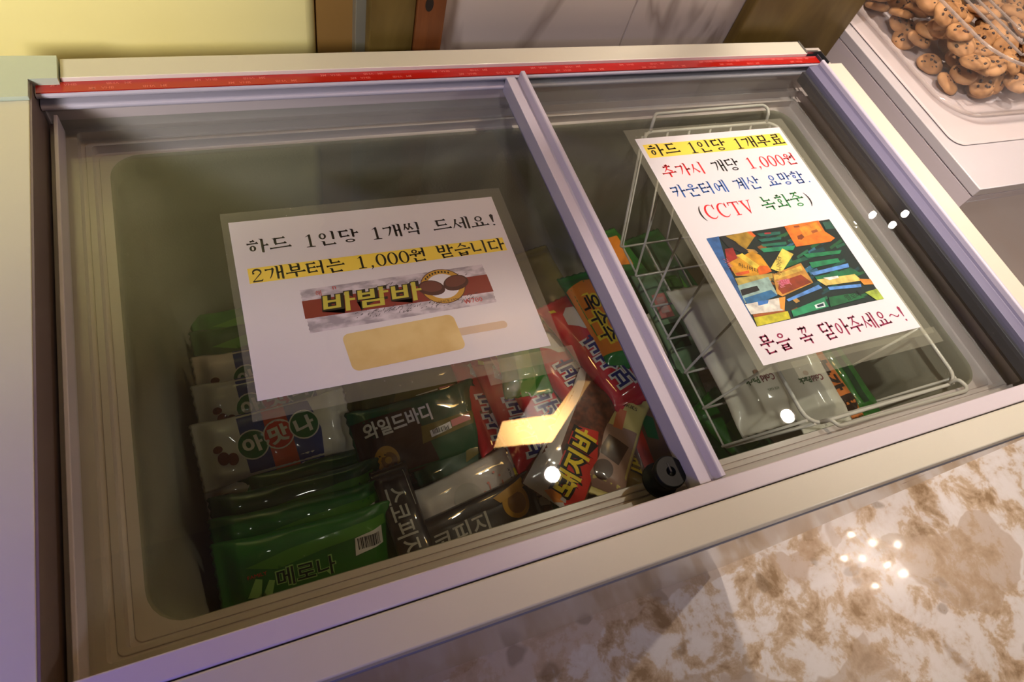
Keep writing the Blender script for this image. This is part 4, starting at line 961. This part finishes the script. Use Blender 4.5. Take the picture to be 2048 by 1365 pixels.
pack('orange_red_ice_bar', Pack(.150, .070, .020, seed=65), F_brn, 'clear brown ice bar with orange-red stripes beside the middle frame', (.428, .200, -.262), 86, 0, 0,
     (poly(0, (-72, 10), (72, 14), (72, 30), (-72, 24)), poly(0, (30, -34), (74, -34), (74, 14), (46, 10)), ('disc', 2, 24, 24, 12, 11), ('disc', 0, 20, 24, 9, 7), poly(3, (-20, -6), (10, -10), (20, 6), (-14, 8))), (F_oran, I_or, I_wh, I_grn))
pack('orange_red_ice_bar', Pack(.150, .066, .020, seed=66), F_oran, 'orange-red ice bar under the middle frame behind the lock knob', (.455, .225, -.285), 80, 8, 0, (poly(2, (-40, -8), (0, -10), (4, 4), (-36, 6)),), (I_or, I_or, I_wh))
# honey coloured bar under the middle frame
hn_p = (poly(0, (-52, -34), (52, -34), (56, -6), (40, 16), (0, 12), (-56, 18), (-60, -6)), ('text', 2, '옥수수', 2, -12, 76, 26, 0, .09), ('text', 1, '옥수수', 2, -12, 74, 24, 0, .02))
pack('corn_ice_bar', Pack(.155, .068, .022, seed=70, crease=.7), F_str, 'green and orange ice bar with black letters crossing under the middle frame', (.420, .352, -.228), -84, 0, 0, hn_p, (I_or, I_bk, I_yel))
pack('chocolate_ice_bar', Pack(.150, .066, .022, seed=71), F_brn, 'dark brown printed ice bar just right of the middle frame', (.480, .400, -.270), -94, 0, 0, (poly(0, (-60, -20), (20, -26), (40, 10), (-50, 20)), ('ring', 1, -30, 2, 12, 12, 2, 0, 360), ('ring', 1, 6, -4, 12, 12, 2, 0, 360), ('ring', 1, 38, 4, 9, 9, 2, 0, 360)), (I_darkbr, I_mau))
pack('corn_ice_bar', Pack(.155, .068, .022, seed=72), F_mel, 'green and yellow ice bar at the back under the basket', (.520, .450, -.275), -78, 0, 0, (poly(0, (-60, -16), (-10, -20), (0, 10), (-56, 18)),), (I_or,))
pack('melon_ice_bar', Pack(.160, .068, .022, seed=73), F_mel_d, 'dark green ice bar at the back under the basket beside the yellow patched one', (.596, .440, -.285), -82, 6, 0, (poly(0, (10, -16), (50, -20), (50, 6), (12, 8)),), (I_lt,))
pack('melon_ice_bar', Pack(.170, .078, .020, seed=74), wrap('pale_green_film', (96, 128, 96), col2=(120, 150, 110)), 'pale green ice bar with a bar code under the left side of the basket', (.548, .345, -.258), -92, 4, 0,
     (poly(3, (-70, 6), (70, 10), (70, 32), (-70, 30)), poly(0, (-40, -26), (0, -26), (0, -6), (-40, -6)), ('bars', 1, -34, -22, -8, -10), poly(2, (10, -30), (50, -30), (50, -2), (10, -4))), (I_lbl, I_grey, I_dk, I_lt))
pack('melon_ice_bar', Pack(.165, .072, .022, seed=75), F_mel_d, 'dark green bar under the front left of the basket', (.512, .215, -.272), 84, 4, 0, (poly(0, (-60, 10), (60, 16), (60, 24), (-60, 20)),), (I_dk,))
pack('melon_ice_bar', Pack(.116, .062, .022, seed=76), F_mel, 'green bar with a small red print at the front under the basket', (.546, .166, -.255), -66, 4, 0, (poly(0, (-10, -8), (24, -10), (26, 2), (-8, 4)), poly(1, (-14, -12), (30, -14), (32, 6), (-12, 8))), (I_lbl, I_lt))
pack('melon_ice_bar', Pack(.160, .068, .022, seed=77), F_mel_d, 'dark green bar half hidden by the middle frame in front of the dark brown one', (.482, .285, -.275), 96, 4, 0, (poly(0, (-60, -26), (60, -20), (60, -14), (-60, -18)),), (I_dk,))
# white gel packs in the basket
ice_p = (('text', 0, 'Cold Pack', 10, 0, 46, 9, 180, .02), ('disc', 1, 10, 11, 4, 4), ('text', 2, 'ICE GEL 500', -30, 4, 22, 3, 180, 0))
i_mats = (ink('print_faint_red', (128, 52, 60), .4), ink('print_faint_brown', (160, 120, 96), .4), ink('print_faint_green', (66, 92, 50), .4))
for i, (lab, pos, yaw, tilt, L, W) in enumerate((
    ('long white gel pack lying in the basket, left one with the lettering upside down', (.545, .242, -.176), -90, 0, .212, .108),
    ('right white gel pack in the basket, beside the orange wrapper', (.605, .212, -.162), -93, 6, .200, .072))):
    q = tuple((a[0], a[1], a[2], -52 if i == 0 else -55, 6, 40, 10, 96, .02) if a[0] == 'text' and a[2] == 'Cold Pack' else a for a in ())
    ip = (('text', 0, 'Cold', 46, -12, 20, 9, 270, .02), ('text', 2, 'Pack', 46, 12, 20, 9, 270, .02), ('disc', 1, 36, 0, 4, 4), ('text', 2, 'ICE GEL', 62, -10, 18, 3, 270, 0)) if i == 0 else (('text', 0, 'Cold', 36, -10, 16, 8, 270, .02), ('text', 2, 'Pack', 36, 8, 16, 8, 270, .02), ('disc', 1, 27, -2, 3.5, 3.5))
    ip = tuple((a[0], a[1], a[2], a[3], -a[4], a[5], a[6], -90, a[8]) if a[0] == 'text' else a for a in ip)
    pack('gel_pack', Pack(L, W, .026, seed=80 + i, crease=.8), F_ice, lab, pos, yaw, tilt, 0, ip, i_mats, group='white gel packs in the basket', cat='gel pack')
pack('corn_ice_bar', Pack(.140, .040, .020, seed=82), wrap('orange_film', (196, 104, 34), col2=(206, 120, 48)), 'orange ice bar with dark brown letters in the basket beside the gel packs', (.650, .190, -.176), -86, 0, 0,
     (('text', 1, '누가', 10, 0, 44, 18, 0, .06), poly(0, (40, -14), (60, -14), (60, 14), (40, 14))), (I_darkbr, I_darkbr))
pack('melon_ice_bar', Pack(.135, .040, .020, seed=83), F_mel, 'green ice bar in the basket right of the orange one', (.688, .186, -.182), -88, 0, 0, (poly(0, (-50, -6), (50, -8), (50, 2), (-50, 2)),), (I_dk,))
# lower bars that show in the gaps
fill = [(.05, .148, -.315, 3), (.06, .20, -.325, -4), (.05, .27, -.33, 2), (.045, .34, -.335, -3), (.05, .42, -.345, 5), (.20, .40, -.33, 80), (.27, .42, -.33, 95), (.34, .44, -.325, 88), (.41, .46, -.32, 97),
        (.20, .15, -.315, 4), (.33, .15, -.30, 8), (.44, .15, -.31, -5), (.36, .20, -.295, 85), (.43, .28, -.30, 92), (.28, .24, -.30, 84), (.20, .28, -.31, 5), (.50, .195, -.31, 88), (.58, .195, -.31, 92),
        (-.03, .16, -.31, 88), (.13, .47, -.35, 4)]
fm = [F_mel_d, F_wild, F_brn, F_olive, F_mel]
base = {}
for i, (x, y, z, yaw) in enumerate(fill):
    m = fm[i % 5]
    lab = {F_mel_d: 'dark green', F_wild: 'bottle-green', F_brn: 'dim brown', F_olive: 'olive', F_mel: 'plain green'}[m] + ' ice bar wrapper lying deeper in the bin beneath the top bars'
    if m not in base:
        base[m] = pack('ice_bar', Pack(.168, .070, .022, seed=90 + i), m, lab, (x, y, z), yaw, rnd.uniform(-8, 8), 0, (), (), group='lower ice bars in the freezer')
    else:
        r = base[m].copy(); C.objects.link(r); r.location = (x, y, z); r.rotation_euler = (math.radians(rnd.uniform(-8, 8)), 0, math.radians(yaw))
        for ch in list(base[m].children):
            q = ch.copy(); C.objects.link(q); q.parent = r

# ------------------------------------------------------------------ cookie counter on the right
M_cab = mat('white_counter_enamel', (190, 183, 184), rough=.25, coat=.4); M_cab2 = mat('counter_side', (196, 184, 186), rough=.35)
ct = thing('counter', (.85, .3105, FLOOR), 'white counter right of the freezer carrying a clear cookie box', 'counter')
CX, CY, CZ = .85, .3105, FLOOR
def cbox(name, x0, x1, y0, y1, z0, z1, m, bev=.001):
    bm = bmesh.new(); addbox(bm, x0 - CX, x1 - CX, y0 - CY, y1 - CY, z0 - CZ, z1 - CZ, bev); return put(name, bm, m, ct)
cbox('top_slab', .85, 1.75, .3105, .995, -.0085, .0045, M_cab, .0012)
cbox('left_panel', .8497, .8530, .3108, .995, -.40, -.0096, M_cab2, 0)
cbox('side_band', .8535, 1.75, .3106, .995, -.0190, -.0092, M_cab2, .0004)
cbox('shadow_gap', .8535, 1.75, .3150, .995, -.0232, -.0188, M_dkgrey, 0)  # shade of the groove put in as a dark grey strip
cbox('cabinet_body', .8535, 1.75, .3130, .995, CZ, -.0230, mat('counter_front', (206, 194, 192), rough=.3, coat=.3), .0015)
tr = thing('serving_tray', (.86, .385, .0045), 'thin glossy white tray under the clear cookie box', 'tray')
bm = bmesh.new()
def shift(r, o): return [(p[0] - o[0], p[1] - o[1], p[2] - o[2]) for p in r]
o0 = (.86, .385, .0045)
loft(bm, [shift(rrect(*r), o0) for r in ((.872, 1.60, .386, .95, .02, .0047), (.868, 1.60, .382, .955, .02, .0062), (.872, 1.60, .386, .95, .02, .0072))], cap0=True, cap1=False)
bm.faces.new([bm.verts.new(p) for p in shift(rrect(.872, 1.60, .386, .95, .02, .0072), o0)])
bmesh.ops.recalc_face_normals(bm, faces=bm.faces)
put('tray_plate', bm, mat('tray_white', (200, 188, 186), rough=.18, coat=.5), tr)
tb = thing('cookie_box', (1.05, .6, .0075), 'clear plastic box with rounded corners full of chocolate chip cookies', 'box')
TX, TY, TZ = 1.05, .6, .0075
M_clear = thin_clear('clear_plastic', rough=.04, haze=.07, hazecol=(200, 190, 180)); M_rim = thin_clear('clear_rim', rough=.08, haze=.45, hazecol=(190, 175, 165))
def trr(g, z, r): return [(x - TX, y - TY, z2 - TZ) for x, y, z2 in rrect(.905 - g, 1.40 + g, .430 - g, .93 + g, r, z, 8)]
bm = bmesh.new(); loft(bm, [trr(.000, .0080, .055), trr(.003, .012, .057), trr(.006, .050, .06), trr(.010, .092, .062)], cap0=False, smooth=True); put('box_wall', bm, M_clear, tb)
bm = bmesh.new(); loft(bm, [trr(.0035, .0076, .057), trr(.0045, .0110, .058), trr(.0015, .0125, .056)], smooth=True); put('foot_rim', bm, M_rim, tb)
bm = bmesh.new(); tube(bm, [Vector(p) for p in trr(.010, .093, .062)], .0022, 8, True); put('top_rim', bm, M_rim, tb)
# hinged clear lid, its ribs rising to the back right
bm = bmesh.new()
for i in range(3):
    a = [(.935 + .012 * i - TX, .440 + .016 * i - TY, .097 + .004 * i - TZ), (1.40 - TX, .440 + .016 * i - TY, .097 + .004 * i - TZ)]
    tube(bm, a, .0016, 6)
    a = [(.935 + .012 * i - TX, .440 + .016 * i - TY, .097 + .004 * i - TZ), (.935 + .012 * i - TX, .92 - TY, .097 + .004 * i - TZ)]
    tube(bm, a, .0016, 6)
lid = put('lid_ribs', bm, M_rim, tb)
bm = bmesh.new(); loft(bm, [trr(-.020, .098, .05), trr(-.034, .104, .05), trr(-.050, .106, .05)], cap1=True, smooth=True); put('box_lid', bm, M_clear, tb)

# cookies
M_cook = mix_mat('baked_dough', (140, 94, 50), (204, 152, 98), 34, rough=.75, lo=.3, hi=.7); M_chip = mat('chocolate', (52, 30, 20), rough=.4)
def cookie_mesh(seed):
    r = random.Random(seed); bm = bmesh.new(); R0 = .0185; n = 22; rings = []
    ph = [r.uniform(0, 6.3) for _ in range(4)]
    rad = lambda a: R0 * (1 + .04 * math.sin(2 * a + ph[0]) + .03 * math.sin(3 * a + ph[1]) + .02 * math.sin(7 * a + ph[2]))
    for f, z in ((.93, -.0030), (1.0, -.0012), (.985, .0010), (.90, .0032), (.70, .0050), (.40, .0060), (.15, .0063)):
        rings.append([(rad(2 * PI * k / n) * f * math.cos(2 * PI * k / n), rad(2 * PI * k / n) * f * math.sin(2 * PI * k / n), z + (r.uniform(-.0004, .0005) if f < .95 else 0)) for k in range(n)])
    loft(bm, rings, cap0=False, cap1=True, smooth=True)
    bm.faces.new([bm.verts.new(p) for p in rings[0]][::-1])
    bmesh.ops.recalc_face_normals(bm, faces=bm.faces)
    b2 = bmesh.new()
    for _ in range(r.randint(8, 13)):
        a = r.uniform(0, 6.28); d = R0 * r.uniform(.1, .82); z = .0063 * (1 - (d / R0) ** 2 * .75)
        q = bmesh.ops.create_icosphere(b2, subdivisions=1, radius=r.uniform(.0016, .0032))
        sc = (r.uniform(.8, 1.4), r.uniform(.8, 1.2), .6)
        for v in q['verts']: v.co = Vector((v.co.x * sc[0] + d * math.cos(a), v.co.y * sc[1] + d * math.sin(a), v.co.z * sc[2] + z - .0002))
    return bm, b2
protos = []
for s in range(5):
    a, b = cookie_mesh(s)
    ck = put('cookie', a, M_cook); put('chocolate_chips', b, M_chip, ck, smooth=True)
    tag(ck, 'golden brown chocolate chip cookie in the clear box', 'cookie', 'cookies in the clear box'); protos.append(ck)
spots = []
cr = random.Random(21); placed = []
def topz(x, y):
    z = .012
    for px, py, pz in placed:
        d = math.hypot(px - x, py - y)
        if d < .034: z = max(z, pz + .0115 * (1 - (d / .034) ** 2) + .001)
    return z
for lay in range(1500):
    x = cr.uniform(.930, 1.17); y = cr.uniform(.456, .80)
    if (x < .965 and y < .49) and math.hypot(x - .965, y - .49) > .034: continue
    z = topz(x, y)
    lim = .056 + .020 * min(1, max(0, (y - .46) / .2)) + .010 * math.sin(x * 30) * math.cos(y * 24)
    if z > lim: continue
    placed.append((x, y, z))
def buried(p): return sum(1 for q in placed if q[2] > p[2] + .008 and math.hypot(q[0] - p[0], q[1] - p[1]) < .022) >= 3
placed = [p for p in placed if not buried(p) or p[0] < .965 or p[1] < .495]
placed = sorted(placed, key=lambda p: math.hypot(p[0] - .93, p[1] - .46))[:290]
for i, (x, y, z) in enumerate(placed):
    p = protos[i % 5]
    if i < 5: c = p
    else:
        c = p.copy(); C.objects.link(c)
        for ch in list(p.children):
            q = ch.copy(); C.objects.link(q); q.parent = c
    c.location = (x, y, z + .003)
    steep = cr.random() < .25
    c.rotation_euler = (math.radians(cr.uniform(-60, 60) if steep else cr.uniform(-24, 24)), math.radians(cr.uniform(-24, 24)), cr.uniform(0, 6.3))

# ------------------------------------------------------------------ ceiling lamps that show as reflections
def emit(name, c, s, c2=None):
    m = bpy.data.materials.new(name); m.use_nodes = True; nt = m.node_tree; nt.nodes.clear()
    o = nt.nodes.new('ShaderNodeOutputMaterial'); e = nt.nodes.new('ShaderNodeEmission'); e.inputs[0].default_value = rgb(c); e.inputs[1].default_value = s
    nt.links.new(e.outputs[0], o.inputs[0]); return m
lp = thing('strip_lamp', (.86, .74, CEIL - .05), 'angled warm strip lamp under the ceiling, seen as a reflection in the left glass', 'lamp')
bm = bmesh.new()
K = .66; lz = -.043 + K * (CEIL + .043 + H + .043) - (H + .043); lx, ly = .86 * K, .74 * K
lp.location = (lx, ly, lz)
pts = [(.70, .70), (.80, .685), (.925, .665), (1.17, .862), (1.12, .880), (.965, .765), (.86, .775), (.76, .785)]
top = [bm.verts.new((x * K - lx, y * K - ly, .012)) for x, y in pts]; bot = [bm.verts.new((x * K - lx, y * K - ly, 0)) for x, y in pts]
bm.faces.new(top); bm.faces.new(bot[::-1])
for k in range(len(pts)): bm.faces.new((top[k], top[(k + 1) % len(pts)], bot[(k + 1) % len(pts)], bot[k]))
bmesh.ops.recalc_face_normals(bm, faces=bm.faces)
M_dif = emit('warm_diffuser', (255, 192, 118), 40); nt = M_dif.node_tree; N = nt.nodes.new     # one bright core behind the shade
tc = N('ShaderNodeTexCoord'); vm = N('ShaderNodeVectorMath'); vm.operation = 'DISTANCE'; vm.inputs[1].default_value = (.02, -.012, 0)
mr = N('ShaderNodeMapRange'); mr.inputs[1].default_value = .0; mr.inputs[2].default_value = .17; mr.inputs[3].default_value = 55; mr.inputs[4].default_value = 5; mr.interpolation_type = 'SMOOTHSTEP'
nt.links.new(tc.outputs['Object'], vm.inputs[0]); nt.links.new(vm.outputs['Value'], mr.inputs[0])
nt.links.new(mr.outputs[0], [n for n in nt.nodes if n.type == 'EMISSION'][0].inputs[1])
put('diffuser', bm, M_dif, lp)
bm = bmesh.new(); tube(bm, [(0, 0, .012), (0, 0, CEIL - lz)], .004, 6); put('stem', bm, M_wire, lp)
M_bulb = emit('bulb', (255, 244, 225), 260); M_bulb.cycles.emission_sampling = 'NONE'
def bulbs(name, label, pts, r):
    c = sum((Vector(p) for p in pts), Vector()) / len(pts); t = thing(name, tuple(c), label, 'lamp')
    bm = bmesh.new()
    for p in pts: tube(bm, [Vector(p) - c + Vector((0, 0, r)), Vector((p[0], p[1], CEIL)) - c], .003, 6)
    put('stem', bm, M_steel, t)
    for p in pts:
        bm = bmesh.new(); bmesh.ops.create_icosphere(bm, subdivisions=2, radius=r); o = put('bulb', bm, M_bulb, t, smooth=True, loc=tuple(Vector(p) - c))
bulbs('cluster_lamp', 'cluster of small bright bulbs reflected in the glossy floor', [(3.33, -.004, 1.58), (3.47, -.096, 1.60), (3.63, -.161, 1.58), (3.33, -.157, 1.6), (3.467, -.248, 1.58), (3.312, -.332, 1.6), (3.55, -.33, 1.58), (3.2, -.12, 1.6)], .014)
bulbs('cluster_lamp', 'three small bulbs reflected in the right glass', [(3.094 * .66, 1.405 * .66, .923), (3.177 * .66, 1.323 * .66, .923), (3.318 * .66, 1.38 * .66, .923)], .010)
